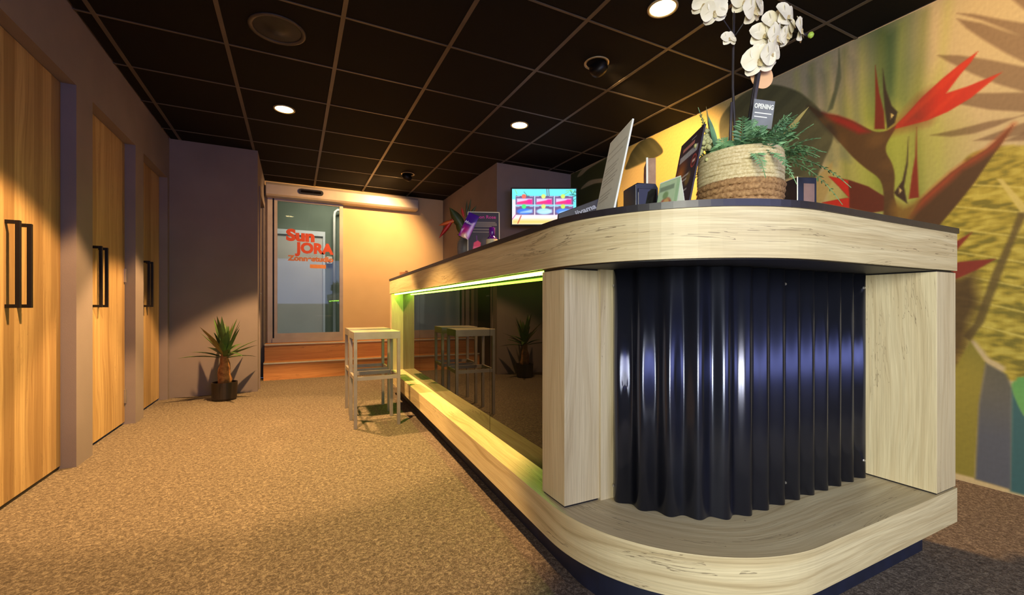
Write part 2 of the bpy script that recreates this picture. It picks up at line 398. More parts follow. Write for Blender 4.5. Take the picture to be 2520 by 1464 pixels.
# ---- sliding glass door
door = struct(box('door_5', M['frame_alu'], None, -.30, -.245, YB-.06, YB-.005, .413, 2.32))
box('threshold', M['frame_alu'], door, -.245, .60, YB-.07, YB-.005, .413, .47)
for x0, x1 in ((-.225, -.19), (.555, .60)): box('stile', M['frame_alu'], door, x0, x1, YB-.055, YB-.015, .47, 2.30)
box('gasket', M['black'], door, -.245, -.225, YB-.04, YB-.01, .47, 2.32)
for z0, z1 in ((.47, .53), (2.235, 2.30)): box('rail', M['frame_alu'], door, -.19, .555, YB-.055, YB-.015, z0, z1)
pane = box('pane', M['clear_glass'], door, -.19, .555, YB-.040, YB-.032, .53, 2.235)
q = NT('decal_orange'); tcz = q.n('ShaderNodeSeparateXYZ'); q.l(q.n('ShaderNodeTexCoord').outputs['Generated'], tcz.inputs[0])
q.l(q.ramp(tcz.outputs[2], [(.05, lin('#e0ac34')), (.5, lin('#d28428')), (.95, lin('#b84424'))]), q.b.inputs['Base Color']); q.set(Roughness=.5); M['decal'] = q.m
M['decal_soft'] = pm('decal_rust', '#b8714a', '#ad6640', 20, .5)
M['decal_tan'] = pm('decal_tan', '#cf8a55', '#c58050', 20, .5)
yd = YB-.042
def DF(x, z): return frame((x, yd, z), (1, 0, 0), (0, 0, 1))
text('decal_lettering', 'Sun', .20, M['decal'], door, DF(.08, 1.80), bold=.011, sx=1.15, z=0)
text('decal_lettering', 'JORA', .185, M['decal'], door, DF(.25, 1.64), bold=.010, sx=1.0, z=0)
text('decal_lettering', 'Zonnestudio', .092, M['decal_soft'], door, DF(.205, 1.505), bold=.005, sx=1.14, z=0)
box('decal_patch', M['decal_tan'], door, .19, .385, yd-.0015, yd-.0005, 1.385, 1.435)
b = MB()
for a in (-62, -38, -14, 10, 34, 58):
    r = math.radians(a); b.quad(*[(.215+math.sin(r)*d_+e*math.cos(r), yd-.001, 1.585-math.cos(r)*d_+e*math.sin(r)) for d_, e in ((.03, -.001), (.085, -.001), (.085, .001), (.03, .001))])
b.build('decal_rays', M['decal_soft'], door)
# operator housing above the door, with its oval sensor window
t = empty('door_operator', (.65, YB, 2.26), 'long pale aluminium housing above the sliding glass door', 'door operator')
b = MB(frame((-.295, YB, 0), (0, 1, 0), (0, 0, 1))); prof = [(-.20, 2.285), (-.20, 2.40), (-.185, 2.43), (0, 2.43), (0, 2.262), (-.18, 2.262)]
b = MB(Matrix(((0, 0, 1, -.312), (1, 0, 0, YB), (0, 1, 0, 0), (0, 0, 0, 1)))); b.prism(prof[::-1], 0, 1.912)
b.build('housing', M['frame_alu'], t, bevel=.004)
b = MB(frame((.20, YB-.2005, 2.352), (1, 0, 0), (0, 0, 1))); b.rounded_plate(.29, .068, .012, .033, 8); b.build('sensor_window', M['black'], t)
b = MB(frame((.20, YB-.2125, 2.352), (1, 0, 0), (0, 0, 1))); b.rounded_plate(.24, .03, .004, .014, 6); b.build('sensor_lens', M['dark_glass'], t)
# ---- the hallway seen through the glass
HW = pm('hall_wall', '#6f7a6c', '#677264', 3, .8); HF = pm('hall_floor', '#8fa3b4', '#8699aa', 3, .5); HD = pm('hall_door', '#cfcac4', '#c6c1bb', 3, .6)
b = MB(); b.box(-1.4, 2.2, 8.1, 8.2, .3, 3.0); struct(b.build('wall_hall_back', HW))
b = MB(); b.box(-1.5, -1.4, YB+.12, 8.2, .3, 3.0); struct(b.build('wall_hall_left', HW))
b = MB(); b.box(2.2, 2.3, YB+.12, 8.2, .3, 3.0); struct(b.build('wall_hall_right', HW))
b = MB(); b.box(-1.5, -.30, YB+.121, YB+.2, .3, 3.0); b.box(-.30, .60, YB+.121, YB+.2, 2.34, 3.0); b.box(.60, 2.3, YB+.121, YB+.2, .3, 3.0); struct(b.build('wall_hall_front', HW))
struct(box('floor_hall', HF, None, -1.5, 2.3, YB+.11, 8.2, .35, .41)); struct(box('ceiling_hall', HW, None, -1.5, 2.3, YB+.12, 8.2, 2.95, 3.05))
d6 = struct(box('door_6', HD, None, -.62, .44, 8.06, 8.098, .415, 2.06))
b = MB(); b.box(.44, .475, 8.03, 8.099, .412, 2.14); b.box(-.62, .44, 8.03, 8.099, 2.06, 2.14); b.build('door_frame', pm('hall_frame', '#d9dcdf', '#cfd3d8', 3, .5), d6)
b = MB(); b.tube([(.615, 7.98, .41), (.615, 7.98, 2.42), (.625, 7.98, 2.48), (.665, 7.98, 2.52), (1.05, 7.98, 2.53)], .022, 10)
tag(b.build('hall_pipe', M['white'], None, smooth=True), 'white bent pipe running up the hallway wall behind the glass door', 'pipe')
t = empty('intercom', (.545, 8.1, 1.60), 'small white box on the hallway wall behind the glass door', 'wall box')
b = MB(frame((.545, 8.098, 1.67), (1, 0, 0), (0, 0, 1))); b.rounded_plate(.09, .12, .05, .01); b.build('housing', M['white'], t)
b = MB(frame((.545, 8.048, 1.645), (1, 0, 0), (0, 0, 1))); b.rounded_plate(.035, .04, .006, .004); b.build('button', M['black'], t)
hl = bpy.data.lights.new('hall_lamp', 'AREA'); hl.size = .5; hl.energy = 34; hl.color = (1.0, .84, .66)
ho = bpy.data.objects.new('hall_lamp', hl); col.objects.link(ho); ho.location = (.6, 7.2, 2.93)

# ------------------------------------------------------------------ right wall and its printed mural
struct(box('wall_right', M['wall_cream'], None, XR, XR+.12, YF, 4.43, 0, H+.02))
MU = {
    'petal1':[(1.217,1.901),(1.169,1.943),(1.109,2.003),(1.027,2.065),(0.962,2.106),(0.892,2.14),(0.917,2.099),(0.956,2.056),(1.009,1.984),(0.934,1.983),(0.868,1.991),(0.811,1.998),(0.852,1.968),(0.917,1.921),(1.003,1.886),(1.084,1.872),(1.169,1.875),(1.225,1.878)],
    'petal1base':[(1.217,1.901),(1.169,1.943),(1.109,2.003),(1.077,2.014),(1.093,1.938),(1.084,1.872),(1.169,1.875),(1.225,1.878)],
    'sheath1':[(1.688,2.199),(1.594,2.111),(1.514,2.065),(1.43,1.999),(1.35,1.923),(1.305,1.889),(1.26,1.882),(1.217,1.892),(1.26,1.811),(1.264,1.759),(1.239,1.69),(1.225,1.616),(1.228,1.512),(1.217,1.439),(1.21,1.325),(1.275,1.336),(1.275,1.478),(1.282,1.569),(1.305,1.628),(1.366,1.699),(1.43,1.783),(1.497,1.89),(1.567,2.002)],
    'sheath1red':[(1.603,2.119),(1.514,2.065),(1.43,1.999),(1.343,1.902),(1.398,1.913),(1.497,2.005),(1.58,2.071)],
    'sheath1tip':[(1.688,2.199),(1.594,2.111),(1.549,2.025),(1.505,1.907),(1.567,2.002)],
    'spike1r':[(1.317,2.281),(1.297,2.11),(1.275,1.994),(1.271,1.895),(1.32,1.912),(1.316,2.073)],
    'spike1d':[(1.281,2.246),(1.264,2.113),(1.239,2.014),(1.212,1.969),(1.225,1.912),(1.26,1.891),(1.271,2.01),(1.279,2.138)],
    'spike2d':[(1.164,1.813),(1.166,1.668),(1.183,1.544),(1.169,1.447),(1.217,1.5),(1.228,1.52),(1.19,1.58),(1.172,1.679)],
    'spike2r':[(1.13,1.852),(1.126,1.656),(1.119,1.47),(1.162,1.471),(1.149,1.595),(1.134,1.701)],
    'petal2r':[(1.169,1.361),(1.116,1.452),(1.046,1.519),(0.991,1.569),(0.934,1.608),(0.862,1.648),(0.815,1.692),(0.773,1.736),(0.81,1.66),(0.862,1.572),(0.906,1.492),(0.974,1.39),(1.046,1.29),(1.084,1.271),(1.149,1.281)],
    'petal2rhi':[(1.169,1.361),(1.116,1.452),(1.046,1.519),(0.991,1.569),(0.934,1.608),(0.862,1.648),(0.815,1.692),(0.773,1.736),(0.831,1.645),(0.889,1.603),(0.951,1.574),(0.991,1.529),(1.046,1.478),(1.103,1.424)],
    'petal2l':[(1.562,1.701),(1.446,1.647),(1.35,1.585),(1.29,1.526),(1.232,1.477),(1.246,1.428),(1.335,1.427),(1.446,1.477),(1.603,1.543),(1.523,1.545),(1.449,1.541),(1.505,1.623)],
    'petal2lred':[(1.562,1.701),(1.455,1.649),(1.449,1.557),(1.449,1.477),(1.603,1.543),(1.523,1.545),(1.449,1.541),(1.505,1.623)],
    'junction':[(1.232,1.477),(1.183,1.432),(1.116,1.452),(1.149,1.366),(1.169,1.318),(1.217,1.326),(1.246,1.428)],
    'blade':[(1.505,2.48),(1.493,2.291),(1.514,2.205),(1.54,2.119),(1.571,2.112),(1.532,2.232),(1.51,2.367)],
    'greenband':[(1.35,2.554),(1.162,2.461),(1.149,2.198),(1.19,2.029),(1.29,2.017),(1.335,2.163)],
    'limeband':[(1.463,2.088),(1.29,2.143),(1.109,2.028),(1.034,1.751),(1.034,1.28),(1.463,1.518)],
    'disc':[(2.34,2.369),(2.205,2.459),(2.067,2.48),(1.927,2.445),(1.798,2.36),(1.717,2.283),(1.622,2.152),(1.558,2.008),(1.54,1.924),(1.594,1.804),(1.65,1.709),(1.767,1.755),(1.861,1.754),(2.043,1.8),(2.231,1.98),(2.34,2.197)],
    'palm1':[(0.968,2.374),(0.906,2.333),(0.826,2.262),(0.74,2.191),(0.614,2.063),(0.614,1.995),(0.74,2.126),(0.8,2.196),(0.878,2.286)],
    'palm2':[(0.968,2.346),(0.878,2.271),(0.8,2.188),(0.74,2.129),(0.614,1.995),(0.614,1.839),(0.74,2.011),(0.8,2.085),(0.878,2.194),(0.934,2.279)],
    'palm3':[(0.775,2.32),(0.74,2.255),(0.658,2.143),(0.614,2.151),(0.614,2.287),(0.8,2.38)],
    'palm4':[(1.043,2.199),(0.962,2.157),(0.852,2.078),(0.74,1.989),(0.614,1.88),(0.614,1.785),(0.74,1.874),(0.826,1.949),(0.917,2.045),(1.009,2.153)],
    'palm5':[(1.021,1.97),(0.906,1.939),(0.74,1.871),(0.614,1.812),(0.614,1.717),(0.74,1.781),(0.852,1.836),(0.956,1.906)],
    'palm6':[(1.071,1.789),(0.962,1.782),(0.852,1.78),(0.74,1.763),(0.614,1.744),(0.614,1.717),(0.826,1.748),(0.906,1.739),(0.991,1.753)],
    'palm7':[(0.906,1.704),(0.826,1.718),(0.74,1.731),(0.614,1.724),(0.614,1.676),(0.74,1.68),(0.826,1.68)],
    'palm8':[(0.81,1.668),(0.74,1.684),(0.614,1.683),(0.614,1.642),(0.74,1.648)],
    'bigleaf':[(1.077,1.3),(1.009,1.421),(0.939,1.618),(0.862,1.648),(0.78,1.639),(0.731,1.62),(0.572,1.528),(0.572,0.663),(0.77,0.533),(0.8,0.595),(0.852,0.633),(0.878,0.676),(0.921,0.71),(0.974,0.525),(1.084,0.46),(1.109,1.024)],
    'veinmain':[(0.827,1.494),(0.81,1.49),(0.727,1.313),(0.693,1.225),(0.706,1.222),(0.751,1.318)],
    'stalk':[(0.758,1.319),(0.733,1.314),(0.765,1.205),(0.805,1.061),(0.872,0.802),(0.92,0.71),(0.945,0.731),(0.904,0.8),(0.842,1.042),(0.79,1.198)],
    'redbit1':[(1.039,1.161),(0.96,1.221),(0.912,1.251),(0.96,1.181),(1.021,1.1)],
    'redbit2':[(1.039,1.09),(0.96,1.107),(0.83,1.111),(0.896,1.062),(0.96,1.027),(1.039,0.996)],
    'darkpatch':[(1.039,1.043),(0.96,1.027),(0.904,1.057),(0.888,0.89),(0.92,0.8),(0.928,0.709),(0.961,0.582),(1.039,0.572)],
    'leafA':[(1.004,0.495),(0.92,0.708),(0.865,0.606),(0.888,0.402),(0.904,0.031),(1.004,0.031)],
    'leafB':[(0.865,0.606),(0.796,0.559),(0.779,0.498),(0.783,0.021),(0.9,0.027),(0.888,0.402)],
    'leafTeal':[(0.779,0.498),(0.74,0.38),(0.667,0.245),(0.635,0.007),(0.783,0.01)],
    'leafGreen':[(0.779,0.498),(0.765,0.537),(0.74,0.557),(0.667,0.587),(0.647,0.151),(0.699,0.277),(0.737,0.37)],
    'monA':[(4.607,2.505),(4.355,2.534),(4.067,2.519),(3.807,2.506),(3.662,2.462),(3.57,2.268),(3.57,1.726),(4.607,1.897)],
    'slot1':[(4.295,2.422),(4.207,2.475),(4.067,2.503),(3.882,2.505),(3.733,2.483),(3.857,2.473),(4.067,2.453),(4.207,2.416)],
    'slot2':[(4.222,2.255),(4.095,2.308),(3.96,2.306),(3.733,2.258),(3.733,2.216),(3.96,2.257)],
    'leafR':[(3.448,2.271),(3.405,2.354),(3.353,2.425),(3.231,2.485),(3.097,2.474),(2.988,2.376),(2.949,2.284),(3.116,2.265),(3.271,2.257)],
    'beige':[(3.437,2.261),(3.134,2.273),(3.116,1.952),(3.502,2.056),(3.502,2.175)],
    'triA':[(1.65,1.699),(1.594,1.744),(1.54,1.788),(1.549,1.653),(1.594,1.546),(1.659,1.56)],
}
cv = Canvas(.16, 4.425, .002, H-.002, .0055, '#cbbd98')
X_, Y_ = cv.X, cv.Y
def fnoise(seed, sx, sy):
    r = np.random.default_rng(seed); o = np.zeros(X_.shape)
    for k in range(7):
        a, p1, q1 = r.uniform(0, 2*PI), r.uniform(.5, 1.6)*sx, r.uniform(.5, 1.6)*sy
        o += np.sin(X_*p1*math.cos(a)+Y_*q1*math.sin(a)+r.uniform(0, 6))
    return o/7
gr = np.clip((Y_-1.55)/.8, 0, 1)*np.clip((X_-.9)/.8, 0, 1)
cv.put(gr*.75, '#a9a59a')                                             # background cooler and greyer towards the top left
cv.put(np.clip((X_-2.0)/.5, 0, 1), '#d8c27c')                           # yellow spotlight glow painted into the background behind the desk
# the broad leaf and the palm shadows run on past the counter
for k in MU:
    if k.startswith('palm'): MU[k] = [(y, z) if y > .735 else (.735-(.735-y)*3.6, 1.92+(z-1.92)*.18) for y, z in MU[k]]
    else: MU[k] = [(y if y > .735 else .735-(.735-y)*2.4, z) for y, z in MU[k]]
def rounded(p, n=5):
    o = []; m = len(p)
    for i in range(m):
        a, b_, c_, d_ = (np.array(p[(i+j) % m]) for j in (-1, 0, 1, 2))
        for k in range(n):
            t_ = k/n; o.append(tuple(.5*(2*b_+(c_-a)*t_+(2*a-5*b_+4*c_-d_)*t_**2+(3*b_-a-3*c_+d_)*t_**3)))
    return o
for k in ('disc', 'leafR', 'slot1', 'slot2', 'bigleaf', 'sheath1', 'leafGreen'): MU[k] = rounded(MU[k])
L = lambda k: MU[k]
cv.poly(L('limeband'), '#9fae4c', .16, .9); cv.poly(L('greenband'), '#3f6140', .10, .92)
for k in range(9):
    x = 1.02+k*.085; cv.line([(x, 1.2), (x+.03, 1.9), (x-.02+.01*k, 2.45)], .035, '#75853c' if k % 2 else '#b9c268', .35, .02)
cv.poly(L('blade'), '#5c6650', .006, .9)
for k, x in enumerate((1.36, 1.44, 1.52, 1.60)): cv.poly([(x, 1.75), (x+.05, 2.35), (x+.09, 2.4), (x+.07, 1.8)], '#7d8478', .02, .5)
cv.poly(L('disc'), '#5d5f4a', .007, .95)
dm = np.clip(.5-cv.sd(L('disc'))/.012, 0, 1)
cv.put(dm*np.clip(.5+.9*np.sin((X_*1.0+Y_*1.7)*26), 0, 1)*.35, '#7a7b5e')
cv.poly(L('triA'), '#b7a570', .006, .8)
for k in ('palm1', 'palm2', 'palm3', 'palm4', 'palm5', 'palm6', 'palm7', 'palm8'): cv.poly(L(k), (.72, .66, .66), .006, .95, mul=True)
# large quilted leaf at the right
cv.poly(L('bigleaf'), '#b3a541', .008, .96)
bm = np.clip(.5-cv.sd(L('bigleaf'))/.016, 0, 1)
rq = np.random.default_rng(5).normal(size=X_.shape)
for _ in range(3): rq = (rq+np.roll(rq, 1, 0)+np.roll(rq, -1, 0)+np.roll(rq, 1, 1)+np.roll(rq, -1, 1)+np.roll(rq, 2, 1)+np.roll(rq, -2, 1))/7
rq /= rq.std(); tex = .55*rq+.5*np.sin((Y_*1.0-X_*.35)*52+2.2*fnoise(3, 14, 18)); cv.put(bm*np.clip(tex*.9, 0, 1)*.6, '#ddd272'); cv.put(bm*np.clip(-tex*.9, 0, 1)*.6, '#6d6a2a')
cv.put(bm*np.clip((Y_-1.45)*3, 0, 1)*np.clip(.5+fnoise(9, 6, 6), 0, 1)*.5, '#7a7a45')
for k in range(7):
    z = 1.42-k*.115; cv.line([(.62, z-.03), (.80, z+.03), (1.02, z+.10)], .008, '#ddd27c', .75, .004)
    cv.line([(.60, z-.03), (.40, z+.06), (.1, z+.12)], .008, '#ddd27c', .6, .004)
cv.poly(L('veinmain'), '#d9cb80', .004, .9); cv.poly(L('stalk'), '#6a5b34', .006, .8)
cv.poly(L('darkpatch'), '#564126', .03, .85)
cv.poly(L('leafA'), '#8f8a3a', .006, .95); cv.poly(L('leafB'), '#6d6a52', .008, .95); cv.poly(L('leafTeal'), '#3d6d78', .006); cv.poly(L('leafGreen'), '#6fae6c', .005)
cv.put(np.clip(.5-cv.sd(L('leafB'))/.01, 0, 1)*np.clip((.75-Y_)/.5, 0, 1)*.8, '#5a6480')
cv.poly(L('redbit1'), '#8f3a2c', .004); cv.poly(L('redbit2'), '#8f3a2c', .004)
# strelitzia flowers
for k in ('petal2r',): cv.poly(L(k), '#5d4229', .004)
cv.poly(L('petal2rhi'), '#b25332', .02, .9)
cv.poly(L('petal2l'), '#6e3526', .004); cv.poly(L('petal2lred'), '#c8372b', .004)
cv.poly(L('sheath1'), '#634a2e', .004); cv.poly(L('sheath1red'), '#9c2c2a', .012, .9); cv.poly(L('sheath1tip'), '#3c3636', .02, .9)
sm_ = np.clip(.5-cv.sd(L('sheath1'))/.01, 0, 1); cv.put(sm_*np.clip(fnoise(21, 25, 30)*2, 0, 1)*.4, '#8a6a3c')
cv.poly(L('junction'), '#8a6c34', .02, .9)
cv.poly(L('petal1'), '#c43022', .004); cv.poly(L('petal1base'), '#84382e', .05, .8)
pmk = np.clip(.5-cv.sd(L('petal1'))/.008, 0, 1); cv.put(pmk*np.clip(np.sin((X_*.8+Y_)*60)*.8, 0, 1)*.35, '#e0582e')
cv.poly(L('spike1r'), '#7c3022', .004); cv.poly(L('spike2r'), '#8c3524', .004); cv.poly(L('spike1d'), '#3a3029', .004); cv.poly(L('spike2d'), '#46342a', .004)
cv.poly([(1.243, 1.975), (1.228, 1.958), (1.243, 1.940)], '#d8c98c', .003); cv.poly([(1.205, 1.545), (1.192, 1.525), (1.205, 1.508)], '#d8c98c', .003)
# monstera leaves by the television
cv.poly(L('monA'), '#4f5632', .008, .97); cv.poly(L('slot1'), '#b7ac92', .006); cv.poly(L('slot2'), '#c3b79b', .006)
mm = np.clip(.5-cv.sd(L('monA'))/.01, 0, 1); cv.put(mm*np.clip(fnoise(5, 9, 14)*1.6, 0, 1)*.5, '#6d7446')
cv.poly(L('leafR'), '#4c4d36', .006, .97); rm = np.clip(.5-cv.sd(L('leafR'))/.01, 0, 1); cv.put(rm*np.clip(np.sin((X_*1.2-Y_)*40), 0, 1)*.3, '#73735a')
cv.poly(L('beige'), '#c9b68c', .01, .8)
cv.C = np.clip(cv.C, 0, 1)**1.18*.88
cv.C *= (1+.05*fnoise(8, 3, 4)+.03*fnoise(6, 300, 300))[..., None]
M['mural'] = attr_mat('mural_print', .62)
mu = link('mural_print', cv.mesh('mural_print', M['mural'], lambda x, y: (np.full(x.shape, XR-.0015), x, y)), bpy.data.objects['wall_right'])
# the print runs on behind the camera: more of the shaded palm and broad leaves
cv = Canvas(YF+.02, .16, .002, H-.002, .015, '#cbbd98'); cv.rect(YF-.5, -.35, -.5, 1.3, '#b3a541', .30, .7)
for k in range(7):
    y0 = .15-k*.42; z0 = .5+(k*37 % 11)*.14
    for a in range(5):
        an = math.radians(20+a*33+k*9); l = .62
        cv.poly([(y0, z0), (y0-.5*l*math.cos(an)-.05*math.sin(an), z0+.5*l*math.sin(an)-.05*math.cos(an)), (y0-l*math.cos(an), z0+l*math.sin(an)), (y0-.5*l*math.cos(an)+.05*math.sin(an), z0+.5*l*math.sin(an)+.05*math.cos(an))], (.72, .70, .58), .008, .8, mul=True)
cv.C = np.clip(cv.C, 0, 1)**1.18*.88
link('mural_print', cv.mesh('mural_print', M['mural'], lambda x, y: (np.full(x.shape, XR-.0015), x, y)), bpy.data.objects['wall_right'])

# ================================================================== CEILING LIGHTS
def spot(parent, loc, target, energy, angle, blend=.18, radius=.035, color=WARM):
    l = bpy.data.lights.new('lamp_light', 'SPOT'); l.energy = energy; l.color = color; l.spot_size = math.radians(angle); l.spot_blend = blend; l.shadow_soft_size = radius
    o = bpy.data.objects.new('lamp_light', l); col.objects.link(o); o.parent = parent; o.location = Vector(loc)-wloc(parent)
    o.rotation_euler = (Vector(target)-Vector(loc)).to_track_quat('-Z', 'Y').to_euler(); return o
M['ring'] = pm('lamp_ring', '#b8a98a', '#a89a7c', 10, .4, .5); M['ring_dark'] = pm('ring_dark', '#4a4240', '#3c3533', 10, .5, .3)
M['cup'] = pm('lamp_cup', '#e8d9b0', '#dcca9c', 10, .3, .3)
def downlight(x, y, label, energy=SPOT_W, angle=82, aim=(0, 0)):
    t = empty('ceiling_downlight', (x, y, H), label, 'ceiling light', 'lit recessed downlights')
    b = MB(); b.lathe([(.066, 0), (.080, 0), (.080, -.006), (.074, -.009), (.066, -.006), (.066, 0)], (x, y, H), 32, cap=False); b.build('trim_ring', M['ring'], t, smooth=True)
    b = MB(); b.lathe([(.0655, -.0012), (.0655, -.003)], (x, y, H), 32); b.build('lamp_disc', M['lamp'], t)
    spot(t, (x, y, H-.02), (x+aim[0], y+aim[1], 0), energy, angle); return t
downlight(-.07, 4.0, 'lit recessed ceiling downlight between the cabin doors and the hallway step', SPOT_W*1.9)
downlight(1.787, 3.42, 'lit recessed ceiling downlight in front of the television')
downlight(1.772, 1.73, 'lit recessed ceiling downlight above the desk beside the white orchid', SPOT_W*.8)
downlight(-.07, 2.3, 'lit recessed ceiling downlight before the first cabin door', SPOT_W*1.8, 80, (-.30, .32))

def eyeball(x, y, target, label, energy, angle, color=WARM):
    t = empty('eyeball_spotlight', (x, y, H), label, 'spotlight', 'dark swivelling spotlights')
    b = MB(); b.lathe([(.066, 0), (.082, 0), (.082, -.005), (.066, -.005), (.066, 0)], (x, y, H), 32, cap=False); b.build('trim_ring', M['ring'], t, smooth=True)
    c_ = Vector((x, y, H-.012)); d_ = (Vector(target)-c_).normalized()
    F = d_.to_track_quat('-Z', 'Y').to_matrix().to_4x4(); F.translation = c_
    b = MB(F); b.lathe([(.0, .012), (.032, .012), (.056, 0), (.062, -.018), (.060, -.040), (.052, -.058), (.046, -.060), (.044, -.045), (.0, -.045)], n=28, cap=False); b.build('lamp_body', M['black_metal'], t, smooth=True)
    b = MB(F); b.lathe([(.043, -.0452), (.043, -.0465)], n=24); b.build('lamp_lens', M['lamp'], t)
    spot(t, c_+d_*.07, target, energy, angle, .6, .03, color); return t
eyeball(1.786, 2.32, (3.02, 2.80, 1.90), 'black swivelling ceiling spotlight above the desk, aimed at the mural', SPOT_W*.8, 66)
eyeball(1.24, 5.30, (.60, 6.4, 1.30), 'black swivelling ceiling spotlight near the sliding door, aimed at the cream wall', SPOT_W*.62, 120)
eyeball(1.78, .62, (3.02, .75, 1.75), 'black swivelling ceiling spotlight aimed at the red mural flowers', SPOT_W*.24, 90)
t = empty('ceiling_speaker', (-.085, 2.868, H), 'large round dark speaker recessed in the black ceiling', 'speaker')
b = MB(); b.lathe([(.125, 0), (.15, 0), (.15, -.005), (.14, -.009), (.125, -.004), (.125, 0)], (-.085, 2.868, H), 40, cap=False); b.build('rim', M['ring_dark'], t, smooth=True)
b = MB(); b.lathe([(.124, -.001), (.09, -.003), (.05, -.002), (.04, -.008), (.0, -.010)], (-.085, 2.868, H), 40, cap=False); b.build('cone', M['black'], t, smooth=True)

# ================================================================== RECEPTION COUNTER
R_, SL, YE, XE, YFAR = .51, .0395, .658, 2.054, 4.46
nl = math.hypot(1, SL); nin = Vector((1/nl, -SL/nl)); y_s = YE+R_+SL*R_/nl
P0 = lambda y: Vector((.73+SL*(y-1.2), y))
CC = P0(y_s)+nin*R_; A0 = math.atan2(-nin.y, -nin.x)
if A0 < 0: A0 += 2*PI
def path(o, yfar=YFAR, xe=XE, na=28, nf=6, ne=6, y_near=None):
    """plan of the counter front moved inwards by o: [(x, y, inward normal)]"""
    a = P0(yfar)+nin*o; b_ = CC-nin*(R_-o); pts = [(a.lerp(b_, k/nf), nin) for k in range(nf)]
    for k in range(na+1):
        an = A0+(1.5*PI-A0)*k/na; d_ = Vector((math.cos(an), math.sin(an))); pts.append((CC+d_*(R_-o), -d_))
    for k in range(1, ne+1): pts.append((Vector((CC.x+(xe-CC.x)*k/ne, YE+o)), Vector((0, 1))))
    return pts
def ring(b, o0, o1, z0, z1, **kw):
    A, B_ = path(o0, **kw), path(o1, **kw); s = 0; rows = []
    for k in range(len(A)):
        if k: s += (A[k][0]-A[k-1][0]).length
        p, q_ = A[k][0], B_[k][0]; rows.append((p, q_, s))
    for (p, q_, s0), (p2, q2, s1) in zip(rows, rows[1:]):
        b.quad((*p, z0), (*p2, z0), (*p2, z1), (*p, z1), [(s0, z0), (s1, z0), (s1, z1), (s0, z1)])
        b.quad((*q2, z0), (*q_, z0), (*q_, z1), (*q2, z1), [(s1, z0+.5), (s0, z0+.5), (s0, z1+.5), (s1, z1+.5)])
        b.quad((*p, z1), (*p2, z1), (*q2, z1), (*q_, z1), [(s0, 1+o0), (s1, 1+o0), (s1, 1+o1), (s0, 1+o1)])
        b.quad((*p2, z0), (*p, z0), (*q_, z0), (*q2, z0), [(s1, 2+o0), (s0, 2+o0), (s0, 2+o1), (s1, 2+o1)])
    for (p, q_, s0), f_ in ((rows[0], 1), (rows[-1], -1)):
        v = [(*p, z0), (*p, z1), (*q_, z1), (*q_, z0)][::f_]; b.quad(*v, [(o0, z0), (o0, z1), (o1, z1), (o1, z0)][::f_])
    return b
ZBB, ZBT, ZTB, ZTT = .137, .254, 1.005, 1.1335
desk = empty('reception_counter', (1.2, 2.2, 0), 'oak reception counter with rounded corner, dark glass front and black corrugated end', 'counter')
def smooth_obj(o): return autosmooth(o, .5)
smooth_obj(ring(MB(), .085, .10, .001, ZBB, xe=2.03).build('kick_plate', M['kick'], desk))
smooth_obj(ring(MB(), 0, .30, ZBB, ZBT).build('ledge', M['oak'], desk))
smooth_obj(ring(MB(), 0, .30, ZTB, ZTT).build('top_beam', M['oak'], desk))
ring(MB(), .012, .298, ZTB-.003, ZTB-.0004, yfar=YFAR-.01, xe=XE-.012).build('soffit', M['black'], desk)
smooth_obj(ring(MB(), .301, .32, .001, ZTT-.001, xe=XE).build('rear_panel', M['black'], desk))
box('post', M['oak_v'], desk, .752, .888, 1.138, 1.272, ZBT+.006, ZTB-.007, bevel=.0008)
box('post_shadow_gap', M['black'], desk, .756, .884, 1.142, 1.268, ZBT, ZTB-.003)
box('side_panel', M['oak_v'], desk, .888, .962, 1.132, 1.21, ZBT, ZTB-.003, uo=(.4, .9))
box('post', M['oak_v'], desk, 1.912, 2.053, .662, .95, ZBT+.005, ZTB-.007, bevel=.0008, uo=(1.7, .33))
box('post_shadow_gap', M['black'], desk, 1.916, 2.049, .666, .94, ZBT, ZTB-.003)
fp = P0(4.41)
b = MB(tr(fp.x, fp.y, 0) @ rot('Z', -math.atan(SL))); b.box(.004, .30, -.05, .045, ZBT, ZTB-.003, uo=(.2, 2.1)); b.build('end_post', M['oak_v'], desk, bevel=.0008)
# dark glass front in three panes
for y0, y1 in ((1.275, 2.0), (2.004, 3.6), (3.604, 4.355)):
    a, c_ = P0(y0)+nin*.115, P0(y1)+nin*.115; e = nin*.008
    b = MB(); A = [b.vert((*p, z)) for z in (ZBT+.001, ZTB-.004) for p in (a, c_, c_+e, a+e)]
    for f_ in ((0, 1, 5, 4), (1, 2, 6, 5), (2, 3, 7, 6), (3, 0, 4, 7), (3, 2, 1, 0), (4, 5, 6, 7)): b.face([A[i] for i in f_])
    b.build('glass_pane', M['dark_glass'], desk)
# green light strip under the beam
a, c_ = P0(1.285)+nin*.030, P0(4.345)+nin*.030; e = nin*.014
b = MB(); A = [b.vert((*p, z)) for z in (ZTB-.013, ZTB-.0035) for p in (a, c_, c_+e, a+e)]
for f_ in ((0, 1, 5, 4), (1, 2, 6, 5), (2, 3, 7, 6), (3, 0, 4, 7), (3, 2, 1, 0), (4, 5, 6, 7)): b.face([A[i] for i in f_])
tag(b.build('led_strip', M['led'], desk), 'glowing green light strip')
